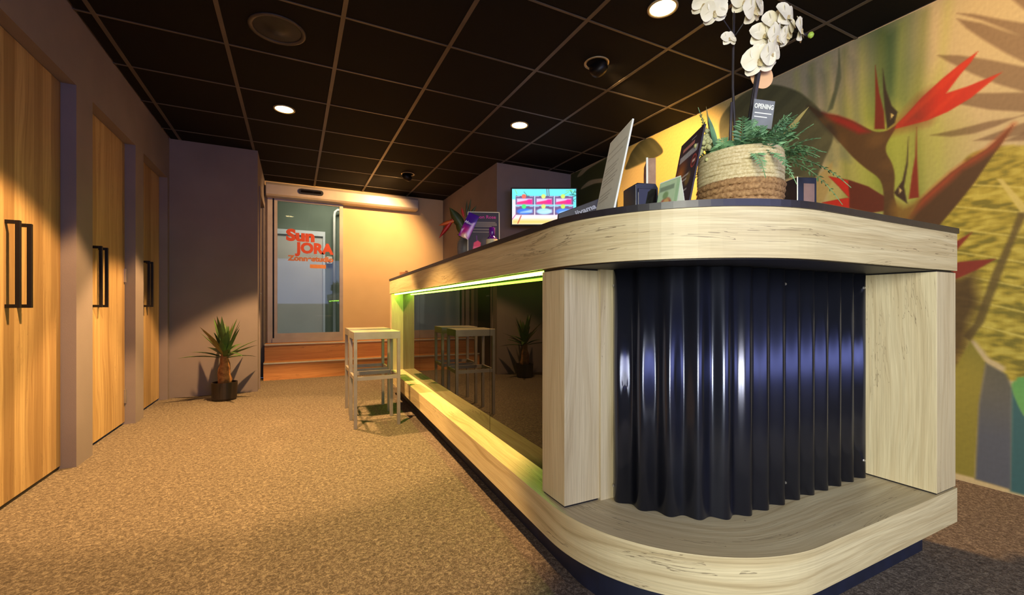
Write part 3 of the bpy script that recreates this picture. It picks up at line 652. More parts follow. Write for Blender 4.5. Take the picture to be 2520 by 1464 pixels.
# corrugated steel corner
OC = .200; pts = []
base = path(OC, na=160, nf=200, ne=240, xe=1.912)
start = next(i for i, (p, n_) in enumerate(base) if p.y < 1.128); base = base[start:]
s = 0; prof = []; last = None
dense = []
for (p, n_), (p2, n2) in zip(base, base[1:]):
    m = max(1, int((p2-p).length/.0035))
    for k in range(m): dense.append((p.lerp(p2, k/m), n_.lerp(n2, k/m)))
dense.append(base[-1]); WL = .0805; ridge = []
for p, n_ in dense:
    if last is not None: s += (p-last).length
    last = p; ph = 2*PI*s/WL
    o_ = .0115*math.sin(ph-.6); ridge.append((s, p, n_)); prof.append((p-n_.normalized()*o_, s))
b = MB(); lo_ = [b.vert((*p, ZBT+.001)) for p, s in prof]; hi_ = [b.vert((*p, ZTB-.004)) for p, s in prof]
for k in range(len(prof)-1): b.face((lo_[k], lo_[k+1], hi_[k+1], hi_[k]))
sheet = b.build('corrugated_panel', M['corr'], desk, smooth=True)
sd_ = sheet.modifiers.new('thickness', 'SOLIDIFY'); sd_.thickness = .0015; sd_.offset = 1
for sfrac, zs in ((.008, (.30, .95)), (.55, (.31, .955)), (.955, (.32, .95))):
    s_, p, n_ = ridge[int(sfrac*(len(ridge)-1))]; n3 = Vector((-n_.x, -n_.y, 0)).normalized()
    pp = prof[int(sfrac*(len(ridge)-1))][0]
    for z in zs:
        b = MB(frame(Vector((*pp, z)), (n3.y, -n3.x, 0), (0, 0, 1))); b.M = Matrix.Translation(Vector((*pp, z))) @ n3.to_track_quat('Z', 'Y').to_matrix().to_4x4()
        b.lathe([(.0055, -.002), (.0055, .001), (.0042, .0025), (.0035, .005), (.0, .005)], n=8, cap=False); b.build('screw', M['metal'], sheet)
# worktop, a separate slab
ZW = ZTT+.0185
b = ring(MB(), -.004, .455, ZTT+.0004, ZW, yfar=YFAR+.004, xe=XE+.004)
tag(smooth_obj(b.build('worktop', M['worktop'], None)), 'thin charcoal worktop with rounded corner lying on the oak counter', 'worktop')

# ================================================================== BAR STOOLS
def stool(x, y, label):
    t = empty('bar_stool', (x, y, 0), label, 'stool', 'aluminium bar stools'); hw, hd, lg = .165, .148, .0115
    b = MB(tr(x, y, 0)); b.box(-hw, hw, -hd, hd, .640, .695, grain='x'); b.build('seat', M['alu'], t, bevel=.0015)
    for sx in (-1, 1):
        for sy in (-1, 1):
            cx, cy = sx*(hw-lg), sy*(hd-lg); b = MB(tr(x, y, 0)); b.box(cx-lg, cx+lg, cy-lg, cy+lg, 0, .640); b.build('leg', M['alu'], t, bevel=.001)
    for sy in (-1, 1):
        b = MB(tr(x, y, 0)); cy = sy*(hd-lg); b.box(-hw+2*lg, hw-2*lg, cy-.008, cy+.008, .345, .372, grain='x'); b.build('footrest', M['alu'], t)
    for sx in (-1, 1):
        b = MB(tr(x, y, 0)); cx = sx*(hw-lg); b.box(cx-.008, cx+.008, -hd+2*lg, hd-2*lg, .345, .372, grain='y'); b.build('footrest', M['alu'], t)
stool(.548, 3.435, 'silver square bar stool standing nearer the rounded counter corner')
stool(.560, 3.875, 'silver square bar stool standing behind the other one, nearer the wooden steps')

# ================================================================== YUCCA BY THE WALL
M['pot'] = pm('pot_dark_brown', '#241a16', '#1d1512', 20, .5); M['soil'] = pm('soil', '#2a1d12', '#1a120b', 60, .95, 0, .6, 120)
M['trunk'] = pm('yucca_trunk', '#a9764a', '#6e4526', 30, .85, 0, .8, 90); M['yleaf'] = pm('yucca_leaf', '#4d6a33', '#33492a', 12, .5)
M['yleaf_tip'] = pm('yucca_leaf_brown', '#8f7440', '#56632f', 18, .55)
PX, PY = -.585, 4.885
t = empty('potted_yucca', (PX, PY, 0), 'small potted yucca in a round dark brown pot against the grey wall', 'plant')
b = MB(); b.lathe([(.0, 0), (.092, 0), (.100, .02), (.106, .155), (.106, .168), (.098, .168), (.096, .148), (.0, .148)], (PX, PY, 0), 32, cap=False); b.build('pot', M['pot'], t, smooth=False); 
b = MB(); b.lathe([(.0, .150), (.09, .150), (.095, .146)], (PX, PY, 0), 24, cap=False); b.build('soil', M['soil'], t)
b = MB(); zz = [.14, .19, .24, .29, .34, .39, .43]; b.tube([(PX+.006*math.sin(k*2), PY, z) for k, z in enumerate(zz)], [.056, .058, .052, .050, .040, .033, .022], 14); b.build('trunk', M['trunk'], t, smooth=True)
lf = random.Random(3)
for k in range(38):
    az = k*2.399+.3; el = math.radians(lf.uniform(8, 82) if k > 8 else lf.uniform(62, 86)); ln = lf.uniform(.26, .40); wd = lf.uniform(.022, .032)
    d_ = Vector((math.cos(az)*math.cos(el), math.sin(az)*math.cos(el), math.sin(el))); 
    if d_.y*ln > .27: d_.y = .27/ln
    up = Vector((0, 0, 1)); side = d_.cross(up).normalized() if abs(d_.z) < .98 else Vector((1, 0, 0)); nrm = side.cross(d_)
    o_ = Vector((PX, PY, .38+.05*lf.random())); b = MB(); rows = []
    for i in range(8):
        f_ = i/7; p = o_+d_*ln*f_-Vector((0, 0, 1))*(.05*f_*f_*(1.2-math.sin(el))*1.4); ww = wd*(.35+1.5*f_ if f_ < .4 else .95*(1-((f_-.4)/.6)**1.6)+.02)
        rows.append([b.vert(p-side*ww+nrm*ww*.35), b.vert(p), b.vert(p+side*ww+nrm*ww*.35)])
    for A, B_ in zip(rows, rows[1:]):
        b.face((A[0], A[1], B_[1], B_[0])); b.face((A[1], A[2], B_[2], B_[1]))
    b.build('leaf', M['yleaf_tip'] if k % 7 == 5 else M['yleaf'], t, smooth=True)

# ================================================================== TELEVISION ON AN ARM
CR, CF = Vector((.894, -.448, 0)), Vector((.448, .894, 0))
tvc = Vector((2.44, 4.09, 1.966)); TW, TH = .726, .416
t = empty('television', (2.44, 4.09, 1.75), 'wall-mounted flat television showing a bright beach menu of sunbeds', 'television')
F = frame(tvc, CR, (0, 0, 1))
b = MB(F); b.box(-TW/2, TW/2, -TH/2, TH/2, -.035, 0); b.build('case', M['black'], t, bevel=.004)
b = MB(F); b.box(-.12, .12, -.10, .10, -.06, -.035); b.build('mount_plate', M['black_metal'], t)
b = MB(); e0 = tvc-Vector((-.448, -.894, 0))*.05; b.tube([e0, e0+Vector((.12, .15, 0)), (2.56, 4.428, 1.966)], .018, 8); b.build('mount_arm', M['black_metal'], t)
sw, sh = TW-.028, TH-.03
cv = Canvas(-sw/2, sw/2, -sh/2, sh/2, .004, '#6fe6f2')
U = lambda x: -sw/2+sw*x; V = lambda y: sh/2-sh*y
cv.rect(U(0), U(1), V(1), V(.55), '#fbe6ee'); cv.rect(U(0), U(1), V(1.0), V(.86), '#f6cf74', .02)
cv.rect(U(.62), U(1), V(1), V(.8), '#f7d2c8', .04, .7); cv.rect(U(.0), U(.06), V(.8), V(.3), '#f3dfe6', .01)
r2 = random.Random(4)
for k in range(26):
    x, y = (r2.uniform(0, .3) if k % 2 else r2.uniform(.88, 1)), r2.uniform(0, .35); a = r2.uniform(0, PI)
    cv.line([(U(x), V(y)), (U(x+.10*math.cos(a)), V(y+.12*math.sin(a)))], .007, ['#1f5a4c', '#7fc860', '#2f7a6a'][k % 3], .85)
for x in (.54, .57): cv.line([(U(x), V(0)), (U(x+.01), V(.22))], .009, '#7a3f5a', .8)
cv.line([(U(.14), V(.76)), (U(.09), V(.97))], .012, '#b5523a', .9); cv.line([(U(0), V(.86)), (U(.06), V(.72))], .008, '#c24e9a', .9)
for i in range(3):
    for j in range(2):
        x0, x1, y0, y1 = .055+i*.305, .345+i*.305, .20+j*.285, .455+j*.285
        cv.rect(U(x0), U(x1), V(y1), V(y0), '#6e5684'); cv.rect(U(x0), U(x1), V(y1), V(y1-.012), '#e6dcf2')
        xa, xb, ya, yb = x0+.02, x1-.03, y0+.07, y1-.03
        if j == 0:
            cv.rect(U(xa), U(xb), V(yb), V(ya), '#d8c8f0', .006); cv.poly([(U(xa), V(yb)), (U(xb), V(yb)), (U(xb), V(ya+.02)), (U(xa), V(yb-.05))], '#f2327e', .006)
            cv.disc(U(xb-.05), V(yb-.07), .022, '#ff1f96', .008)
        else:
            cv.disc(U((xa+xb)/2), V((ya+yb)/2), (xb-xa)*sw/2, ['#3a78e8', '#a8dcf6', '#4a86ea'][i], .006, ry=(yb-ya)*sh*.55)
            cv.poly([(U(xa+.06), V(yb-.06)), (U(xb), V(ya+.02)), (U(xb), V(yb-.04)), (U(xa+.05), V(yb-.03))], '#bfe0fb', .01, .8)
        cv.disc(U(x0+.13), V(y0+.01), .024, [['#ff6a5a', '#d8f078', '#cdea66'], ['#4cf07a', '#d4f07a', '#c4ec5a']][j][i])
        for xx in (x0+.005, x1-.07): cv.rect(U(xx), U(xx+.055), V(y0+.02), V(y0+.008), '#e2d8f0')
for i in (1, 2): cv.rect(U(.345+.305*(i-1)+.004), U(.36+.305*(i-1)-.002), V(.745), V(.2), '#e8e6ff')
M['screen'] = attr_mat('screen_picture', .3, 1.15)
cv.on('screen', M['screen'], F, t, .0012)

# ================================================================== THINGS ON THE WORKTOP
Z0 = ZW
paper = pm('paper_white', '#e9ebe6', '#e1e4df', 5, .6); greyline = '#8b8f8e'
M['print'] = attr_mat('printed_card', .55)
dark_card = pm('dark_board', '#23172a', '#1c1222', 10, .5)
# --- white leaning notice board
BL, BR, up = Vector((.939, 1.246, Z0)), Vector((.867, 1.053, Z0)), Vector((.06, -.03, .308))
t = empty('notice_board', (.90, 1.15, Z0), 'tall white notice board with faint grey lines leaning back beside the monitor', 'sign')
wd, hg = (BR-BL).length, up.length; F = frame(BL, BR-BL, up)
b = MB(F); b.box(0, wd, 0, hg, -.006, 0); b.build('board', paper, t, bevel=.001)
cv = Canvas(.004, wd-.004, .004, hg-.004, .0022, '#dfe4e2')
for z, n_, x1 in ((.262, 1, .19), (.238, 1, .17), (.205, 3, .15), (.165, 3, .16), (.11, 3, .14)):
    for k in range(n_): cv.rect(.02, x1-.012*k, z-.011*k, z-.011*k+.003, '#a4a8a6')
cv.on('print', M['print'], F, t, .0006)
b = MB(); m_ = (BL+BR)/2; n_ = F.to_3x3() @ Vector((0, 0, 1)); b.tube([m_+up*.75-n_*.008, (m_-n_*.045).to_3d()[:2]+(Z0+.004,)], .004, 6); b.build('strut', paper, t)
# --- black monitor lying low beside it
t = empty('monitor', (.90, 1.27, Z0), 'black monitor tilted back low on the worktop with pale brand lettering', 'monitor')
F = frame((.876, 1.373, Z0+.001), (.896, -.444, 0), (0, 0, 1)); ml = .205
b = MB(F); b.prism([(0, .006), (.008, 0), (ml, 0), (ml, .150), (.004, .074)], -.028, 0); b.build('screen_case', pm('monitor_black', '#1b1a2a', '#151422', 20, .4), t, bevel=.002)
b = MB(F); b.prism([(.012, .012), (ml-.006, .012), (ml-.006, .060), (.012, .030)], 0, .0012); b.build('screen_glass', M['dark_glass'], t)
text('brand_lettering', 'iiyama', .026, pm('lettering_grey', '#aab0c8', '#a0a6be', 20, .5), t, F @ tr(.105, .088, 0) @ rot('Z', .36), bold=.0008, sx=1.25)
b = MB(F); b.box(.06, .15, .0005, .012, -.10, -.028); b.build('stand_foot', M['black'], t)
# --- receipt printer
ph = frame((.955, 1.045, Z0), (.965, -.26, 0), (0, 0, 1))
t = empty('receipt_printer', (.99, 1.07, Z0), 'small dark box-shaped receipt printer with smoky lid on the counter', 'printer')
b = MB(ph); b.prism([(0, 0), (.078, 0), (.078, .105), (.070, .118), (.008, .118), (0, .112)], -.085, 0); b.build('body', pm('printer_dark', '#191b26', '#14161f', 20, .35), t, bevel=.002)
b = MB(ph); b.box(.008, .070, .022, .100, 0, .003); b.build('lid', M['dark_glass'], t, bevel=.001)
b = MB(ph); b.box(-.002, .080, .0005, .014, -.02, .010); b.build('base_plate', pm('teal_glass', '#5f8f8c', '#4f7f7c', 20, .2), t)
# --- leaflet holder
LF = frame((1.085, 1.128, Z0), (.80, -.60, 0), (.10, -.05, .99))
t = empty('leaflet_holder', (1.10, 1.14, Z0), 'upright stack of brown leaflets with white spine behind the tent card', 'leaflets')
b = MB(LF); b.box(0, .028, 0, .240, -.10, 0); b.build('leaflet_stack', pm('leaflet_brown', '#a5826c', '#8d6a58', 40, .6), t)
b = MB(LF); b.box(-.004, .002, 0, .242, -.004, .003); b.build('spine', paper, t)
cv = Canvas(-.10, 0, 0, .22, .003, '#8f5a48')
for k in range(40): cv.disc(r2.uniform(-.1, 0), r2.uniform(0, .22), r2.uniform(.004, .014), ['#c98a66', '#7a3f52', '#d6b48a', '#a14a3c'][k % 4], op=.8)
cv.rect(-.016, 0, 0, .22, '#6a4868', .003, .8)
Fl = LF @ Matrix(((0, 0, -1, 0), (0, 1, 0, 0), (1, 0, 0, 0), (0, 0, 0, 1))); cv.on('cover_print', M['print'], Fl, t, .0006)
# --- tent card
e1, e2 = Vector((1.020, .925, 0)), Vector((1.026, 1.012, 0))
ax = (e2-e1).normalized(); sd2 = Vector((ax.y, -ax.x, 0)); hz = Vector((0, 0, .116)); zz_ = Vector((0, 0, Z0+.0005))
t = empty('tent_card', (1.035, 1.0, Z0), 'small folded tent card with green picture front in front of the dark poster', 'card')
for sgn, nm, mt in ((-1, 'front_face', pm('card_green', '#a9c7a4', '#98b894', 20, .55)), (1, 'rear_face', paper)):
    b = MB(); o1, o2 = e1+zz_+sd2*sgn*.024, e2+zz_+sd2*sgn*.024; th = sd2*sgn*.0012
    b.quad(o1, o2, e2+zz_+hz, e1+zz_+hz); b.quad(o1-th, e1+zz_+hz-th, e2+zz_+hz-th, o2-th); b.quad(o1, e1+zz_+hz, e1+zz_+hz-th, o1-th); b.quad(o2, o2-th, e2+zz_+hz-th, e2+zz_+hz); b.quad(o1, o1-th, o2-th, o2)
    b.build(nm, mt, t)
TF = frame(e2+zz_-sd2*.024, e1-e2, hz+sd2*.024); wl = (e2-e1).length
cv = Canvas(.004, wl-.012, .003, .112, .0025, '#b3cbaa')
cv.rect(.006, wl-.02, .085, .10, '#6f7f6c', .002, .8); cv.disc(wl*.45, .035, .026, '#a4493a', .004); cv.disc(wl*.47, .045, .014, '#c9a06a', .003); cv.disc(wl*.5, .03, .010, '#5d3a2a', .003); cv.disc(wl*.4, .07, .012, '#6f8a5a', .003, .8)
cv.on('picture', M['print'], TF, t, .0007)
# --- dark poster board
BL, BR, up = Vector((1.144, 1.105, Z0)), Vector((1.058, .941, Z0)), Vector((.05, -.025, .282))
t = empty('poster_board', (1.10, 1.02, Z0), 'dark purple poster board with pink and white lettering beside the woven basket', 'sign')
wd, hg = (BR-BL).length, up.length; F = frame(BL, BR-BL, up)
b = MB(F); b.box(0, wd, 0, hg, -.005, 0); b.build('board', dark_card, t)
cv = Canvas(.002, wd-.002, .002, hg-.002, .0018, '#2a1a30')
cv.rect(0, wd, .2, .24, '#4a2346', .03, .8); cv.disc(.05, .165, .04, '#d87a28', .03, .9); cv.disc(.03, .13, .03, '#8a3a26', .02, .7); cv.disc(.13, .135, .022, '#9a7a3a', .006, .8); cv.disc(.05, .10, .03, '#3a4a2c', .01, .8); cv.disc(.10, .05, .03, '#7a3f26', .02, .8); cv.disc(.05, .03, .028, '#140c14', .01, .9)
for k in range(9): cv.rect(.035+k*.011, .043+k*.011, .248, .260, '#f29a94', .0012)
for k in range(13): cv.rect(.02+k*.0115, .0285+k*.0115, .214, .236, '#d9dce6', .0012)
cv.rect(.10, .14, .268, .2715, '#b8b0c4')
cv.disc(.155, .185, .021, '#cf4440', .001); cv.disc(.155, .185, .017, '#5a1f2c', .001); cv.rect(.144, .166, .181, .190, '#f0cfc8')
for z, x1 in ((.150, .13), (.136, .12), (.098, .14), (.082, .13), (.044, .11), (.032, .09)): cv.rect(.018, x1, z, z+.006, '#cfc8cc', .0015, .9)
cv.on('print', M['print'], F, t, .0006)
b = MB(); n_ = F.to_3x3() @ Vector((0, 0, 1)); m_ = (BL+BR)/2; b.tube([m_+up*.7-n_*.007, Vector((*(m_-n_*.045)[:2], Z0+.004))], .0035, 6); b.build('strut', paper, t)
# --- dark box behind the basket
t = empty('storage_box', (1.47, .88, Z0), 'dark navy box with a white corner edge standing beside the woven basket', 'box')
c0, cl, cr2 = Vector((1.374, .799, Z0)), Vector((1.377, .851, Z0)), Vector((1.442, .794, Z0))
c0 = Vector((1.468, .853, Z0)); dl = Vector((.35, .94, 0)).normalized(); dr = Vector((.94, -.35, 0)).normalized()
BF = Matrix((dr, dl, Vector((0, 0, 1)))).transposed().to_4x4(); BF.translation = c0
b = MB(BF); b.box(0, .068, 0, .10, .0005, .152); b.build('carton', pm('box_navy', '#141725', '#0f111c', 20, .45), t, bevel=.0008)
b = MB(BF); b.box(-.0012, .0012, -.0012, .0012, .001, .153); b.build('white_edge', paper, t)
b = MB(BF); b.box(.022, .060, -.0008, .0002, .006, .132); b.build('label_panel', pm('box_brown', '#83675f', '#745a54', 20, .5), t)

# ------------------------------------------------------------------ woven basket
BX, BY = 1.285, .928
M['rope_w'] = pm('rope_cream', '#d9cba6', '#b8a67a', 160, .85, 0, .5, 300); M['rope_b'] = pm('rope_jute', '#b08a5e', '#7d5a38', 120, .9, 0, .6, 250)
t = empty('woven_basket', (BX, BY, Z0), 'round woven basket, cream rope above brown braided jute', 'basket')
def brad(z): return .102+.018*math.sin(min(1, max(0, (z+.02)/.22))*PI*.62)
def coil(z, r, n, nm, mt, twist, amp, seedk):
    b = MB(); N, Q = 120, 8; rows = []; rr = random.Random(seedk)
    ph0 = rr.uniform(0, 6)
    for i in range(N):
        th = 2*PI*i/N; w1 = .0007*math.sin(3*th+ph0)+.0005*math.sin(7*th+ph0*2); row = []
        for k in range(Q):
            a = 2*PI*k/Q; ra = r*(1+amp*math.sin(twist*th+a*2))
            R0 = brad(z)+w1+ra*math.cos(a); row.append(b.vert((BX+R0*math.cos(th), BY+R0*math.sin(th), Z0+z+w1+ra*1.06*math.sin(a))))
        rows.append(row)
    for i in range(N):
        A, B_ = rows[i], rows[(i+1) % N]
        for k in range(Q): b.face((A[k], B_[k], B_[(k+1) % Q], A[(k+1) % Q]))
    b.build(nm, mt, t, smooth=True)
for k in range(6): coil(.0140+k*.0182, .0104, 96, 'jute_coil', M['rope_b'], 34, .20, k)
for k in range(9): coil(.1195+k*.0108, .0062, 96, 'rope_coil', M['rope_w'], 60, .06, 20+k)
b = MB(); b.lathe([(.0, .001), (.098, .001), (.098, .004), (.0, .004)], (BX, BY, Z0), 32, cap=False); b.build('base', M['rope_b'], t)
b = MB(); b.lathe([(.0, .180), (.06, .184), (.100, .178)], (BX, BY, Z0), 24, cap=False); b.build('soil', M['soil'], t)
# ------------------------------------------------------------------ fern fronds
M['fern'] = pm('fern_green', '#86b380', '#4f7a55', 25, .55); M['fern_dark'] = pm('fern_dark', '#648f66', '#3b5f45', 25, .55)
t = empty('fern', (BX, BY, Z0+.18), 'feathery green fern spilling over the rim of the woven basket', 'plant')
fr_ = random.Random(11)
def frond(o_, az, el, ln, droop, mt, wid=.030, npair=15, nm='frond'):
    b = MB(); h_ = Vector((math.cos(az), math.sin(az), 0)); pts = []
    for i in range(npair+2):
        f_ = i/(npair+1); pts.append(o_+h_*(ln*f_*math.cos(el))+Vector((0, 0, ln*(f_*math.sin(el)-droop*f_*f_))))
    b.tube([pts[i] for i in range(0, len(pts), 2)], .0011, 4); side = Vector((-h_.y, h_.x, 0))
    for i in range(2, len(pts)-1):
        f_ = i/(npair+1); tg = (pts[i+1]-pts[i-1]).normalized(); wl_ = wid*(math.sin(PI*min(1, f_*.9+.12))**.7)*fr_.uniform(.8, 1.15)
        for s_ in (-1, 1):
            d_ = (side*s_*.86+tg*.5+Vector((0, 0, fr_.uniform(-.35, .2)))).normalized(); q0 = pts[i]; q1 = q0+d_*wl_; wv_ = tg*wl_*.22; nn = d_.cross(tg)*wl_*.10
            i0 = b.vert(q0); i1 = b.vert(q0+d_*wl_*.5+wv_+nn); i2 = b.vert(q1); i3 = b.vert(q0+d_*wl_*.5-wv_+nn); b.face((i0, i1, i2)); b.face((i0, i2, i3))
    return b.build(nm, mt, t)
for k in range(78):
    az = k*2.399; el = math.radians(fr_.uniform(22, 60) if k % 2 else fr_.uniform(60, 84)); ln = fr_.uniform(.15, .225)
    if math.cos(az-(math.atan2(-.448, .894)+PI)) > .45: ln *= .55; el = max(el, 1.15)
    rr = fr_.uniform(.02, .085)
    frond(Vector((BX+rr*math.cos(az), BY+rr*math.sin(az), Z0+.184)), az+fr_.uniform(-.4, .4), el, ln, fr_.uniform(.25, .7), M['fern'] if k % 3 else M['fern_dark'])
camR = math.atan2(-.448, .894)
for az, el, ln, dr_, ba in ((camR+PI-.1, 1.32, .225, .12, camR+PI), (camR+.05, .72, .26, .30, camR), (camR-.15, .45, .26, .95, camR), (camR-.35, .35, .24, .75, camR-.3), (camR-1.3, .5, .15, 1.25, camR-1.3), (camR-1.7, .5, .13, 1.2, camR-1.7), (camR+.02, .80, .24, .15, camR)):
    frond(Vector((BX+.075*math.cos(ba), BY+.075*math.sin(ba), Z0+.184)), az, el, ln, dr_, M['fern'], .026, 19)
b = MB(); pA = Vector((1.352, .905, Z0+.19)); 
# --- dried moss clump on the rim
M['moss'] = pm('dried_moss', '#b9b883', '#98986a', 60, .9, 0, .8, 120)
b = MB(); cM = Vector((BX, BY, Z0+.232))-CR*.138-CF*.055
for k in range(60):
    p = cM+Vector((fr_.gauss(0, .010), fr_.gauss(0, .010), fr_.gauss(0, .018))); rad = fr_.uniform(.004, .009)
    b.lathe([(0, -rad), (rad*.7, -rad*.7), (rad, 0), (rad*.7, rad*.7), (0, rad)], p, 7, cap=False)
tag(b.build('dried_moss', M['moss'], None, smooth=True), 'pale dried moss tuft on the rim of the basket beside the poster', 'moss')
# --- blades of grass-like leaves
M['blade'] = pm('blade_olive', '#8a7a3a', '#5f5a2c', 14, .5)
t = empty('blade_plant', (BX, BY, Z0+.18), 'few olive-brown pointed blades standing up out of the fern', 'plant')
def blade(p0, p1, wd_, mt):
    b = MB(); d_ = p1-p0; sde = d_.cross(CF).normalized(); prev = None
    for i in range(8):
        f_ = i/7; p = p0+d_*f_+Vector((0, 0, .01*math.sin(f_*PI))); ww = wd_*math.sin(PI*(.12+.88*f_))**.8 if f_ < 1 else .0002
        row = [b.vert(p-sde*ww), b.vert(p+CF*ww*.3), b.vert(p+sde*ww)]
        if prev: b.face((prev[0], prev[1], row[1], row[0])); b.face((prev[1], prev[2], row[2], row[1]))
        prev = row
    b.build('blade', mt, t, smooth=True)
blade(Vector((BX, BY, Z0+.182))+CR*.08, Vector((BX, BY, Z0+.375))+CR*.225, .009, M['blade'])
blade(Vector((BX, BY, Z0+.182))-CR*.06, Vector((BX, BY, Z0+.345))-CR*.100, .009, M['fern_dark'])
blade(Vector((BX, BY, Z0+.182))-CR*.07+CF*.02, Vector((BX, BY, Z0+.385))-CR*.098+CF*.02, .005, M['blade'])

# ------------------------------------------------------------------ white orchids
M['petal'] = pm('orchid_petal', '#efe9d8', '#ddd4bd', 20, .55); M['lip'] = pm('orchid_lip', '#d9cfa0', '#9c7f5a', 60, .5); M['stem'] = pm('orchid_stem', '#2a2530', '#1d1a22', 20, .5); M['stick'] = pm('orchid_stick', '#4a4650', '#3b3742', 20, .45); M['bud'] = pm('orchid_bud', '#b9cf5a', '#8fae3e', 20, .5)
def petal_mesh(L_, W_, cup, nm='petal', mt=None):
    b = MB(); rows = []
    for i in range(7):
        f_ = i/6; wv_ = W_*(math.sin(PI*min(.97, f_*.86+.10)))**.62; row = []
        for j in range(-2, 3):
            x = j/2*wv_; row.append(b.vert((x, L_*f_, cup*(f_*f_*.6-.35*(x/W_)**2*1.0)+.0015*math.sin(f_*5+j))))
        rows.append(row)
    for A, B_ in zip(rows, rows[1:]):
        for j in range(4): b.face((A[j], A[j+1], B_[j+1], B_[j]))
    return b.mesh(nm, mt or M['petal'], True)
pw, pn, pl_ = petal_mesh(.044, .031, -.014), petal_mesh(.043, .020, -.012), petal_mesh(.018, .007, .012, 'lip', M['lip'])
def flower(parent, p, face, roll, sc=1.0):
    o = bpy.data.objects.new('flower', None); o.empty_display_size = .02
    b = MB(); b.lathe([(0, -.004), (.004, -.002), (.0045, .002), (.002, .006), (0, .007)], n=8, cap=False)
    o = bpy.data.objects.new('flower', b.mesh('flower_centre', M['lip'], True)); col.objects.link(o); o.parent = parent
    z = Vector(face).normalized(); x = Vector((0, 0, 1)).cross(z).normalized(); y = z.cross(x)
    R = Matrix((x, y, z)).transposed().to_4x4() @ rot('Z', roll) @ Matrix.Scale(sc, 4); R.translation = Vector(p)-wloc(parent)
    o.matrix_local = R
    for me, a, zf in ((pn, 0, 0), (pn, 2.25, 0), (pn, -2.25, 0), (pw, 1.18, .002), (pw, -1.18, .002), (pl_, PI, .004)):
        c_ = bpy.data.objects.new(me.name.split('.')[0], me); col.objects.link(c_); c_.parent = o; c_.matrix_local = tr(0, 0, zf) @ rot('Z', a)
    return o
def at(px, py, d_):                       # place on the plant given as steps right / up from the basket centre
    return Vector((BX, BY, Z0))+CR*px+CF*d_+Vector((0, 0, py))
t1 = empty('orchid', tuple(at(.01, .18, .02)), 'tall white orchid on two dark straight stems, top flowers at the ceiling edge', 'plant')
b = MB(); b.tube([at(.012, .17, .03), at(.002, .30, .03), at(-.006, .45, .03), at(-.004, .60, .03), at(.0, .78, .03)], .0042, 8); b.build('stem', M['stem'], t1, smooth=True)
b = MB(); b.tube([at(-.02, .17, .025), at(-.015, .33, .025), at(-.012, .40, .025)], .0045, 8); b.build('support_stick', M['stick'], t1, smooth=True)
b = MB(); b.tube([at(.0, .62, .03), at(-.05, .68, .02), at(-.09, .70, .01)], .002, 6); b.tube([at(.0, .62, .03), at(.03, .665, .02), at(.05, .69, .01)], .002, 6); b.build('side_stem', M['stem'], t1, smooth=True)
for px_, py_, d_, fc, rl, sc in ((-.075, .655, 0, (-.5, -.6, -.5), .2, .95), (-.055, .69, .02, (-.2, -.9, -.2), 1.0, 1.0), (-.105, .685, .01, (-.7, -.5, -.2), -.4, .9), (.055, .665, 0, (.1, -.9, -.35), .5, 1.15), (.03, .70, .02, (-.3, -.8, -.1), 0, 1.0), (.075, .695, .01, (.5, -.8, 0), .8, 1.0)): flower(t1, at(px_-.005, py_+.026, d_), fc, rl, sc)
flower(t1, at(-.030, .598, .005), (-.3, -.9, .1), .1, .62)
t2 = empty('orchid', tuple(at(.04, .18, -.02)), 'shorter white orchid arching over the fern with a green bud at its tip', 'plant')
b = MB(); b.tube([at(.010, .17, -.02), at(.016, .30, -.02), at(.032, .40, -.02), at(.050, .50, -.02), at(.085, .585, -.02), at(.13, .612, -.02), at(.175, .605, -.02), at(.21, .59, -.02)], .0040, 8); b.build('stem', M['stem'], t2, smooth=True)
b = MB(); b.tube([at(.014, .17, -.028), at(.021, .30, -.028), at(.036, .40, -.028), at(.048, .47, -.028)], .0058, 8); b.build('support_stick', M['stick'], t2, smooth=True)
b = MB(); p = at(.019, .300, -.026); b.lathe([(.010, -.008), (.011, 0), (.010, .008)], p, 10); b.build('stem_clip', M['stem'], t2)
for px_, py_, d_, fc, rl, sc in ((.068, .475, -.045, (-.6, -.8, -.25), .2, 1.15), (.105, .490, -.05, (.1, -.95, -.3), .6, 1.05), (.088, .555, -.04, (-.35, -.9, .1), -.2, 1.1), (.120, .545, -.05, (.15, -.9, -.2), .4, 1.0), (.125, .595, -.04, (-.2, -.9, .15), .1, 1.1), (.158, .610, -.045, (.05, -.95, .1), -.2, 1.15), (.165, .565, -.03, (.2, -.9, -.3), .7, .85), (.205, .575, -.035, (.35, -.85, 0), .3, 1.0)): flower(t2, at(px_-.030, py_+.024, d_), fc, rl, sc)
b = MB(); p = at(.200, .578, -.045); b.lathe([(0, -.011), (.007, -.006), (.009, .0), (.006, .007), (0, .010)], p, 10, cap=False); b.build('bud', M['bud'], t2, smooth=True)
# round tag and opening card
tF = frame(at(.065, .467, -.012), CR, (.25, 0, 1)); b = MB(tF)
b.prism([(.036*math.cos(a), .043*math.sin(a)) for a in [2*PI*k/36 for k in range(36)]], -.001, .001)
tag(b.build('round_tag', pm('tag_peach', '#e3b58c', '#d9a97e', 20, .6), None), 'blank oval peach tag hanging behind the arching orchid stem', 'tag')
cF = frame(at(.034, .326, -.075), (.84, -.50, -.16), (.14, 0, 1)); t = empty('opening_card', tuple(at(.036, .19, -.075)), 'small grey card lettered opening, stuck in the fern below the orchids', 'card')
b = MB(cF); b.box(-.031, .031, -.052, .036, -.0012, 0); b.build('card', pm('card_grey', '#7c7f86', '#6c6f77', 20, .5), t)
b = MB(cF); b.box(-.002, .002, -.145, -.04, -.003, -.0012); b.build('pick', M['stick'], t)
text('lettering', 'OPENING', .021, paper, t, cF @ tr(0, .014, 0), bold=.0006, sx=.62)
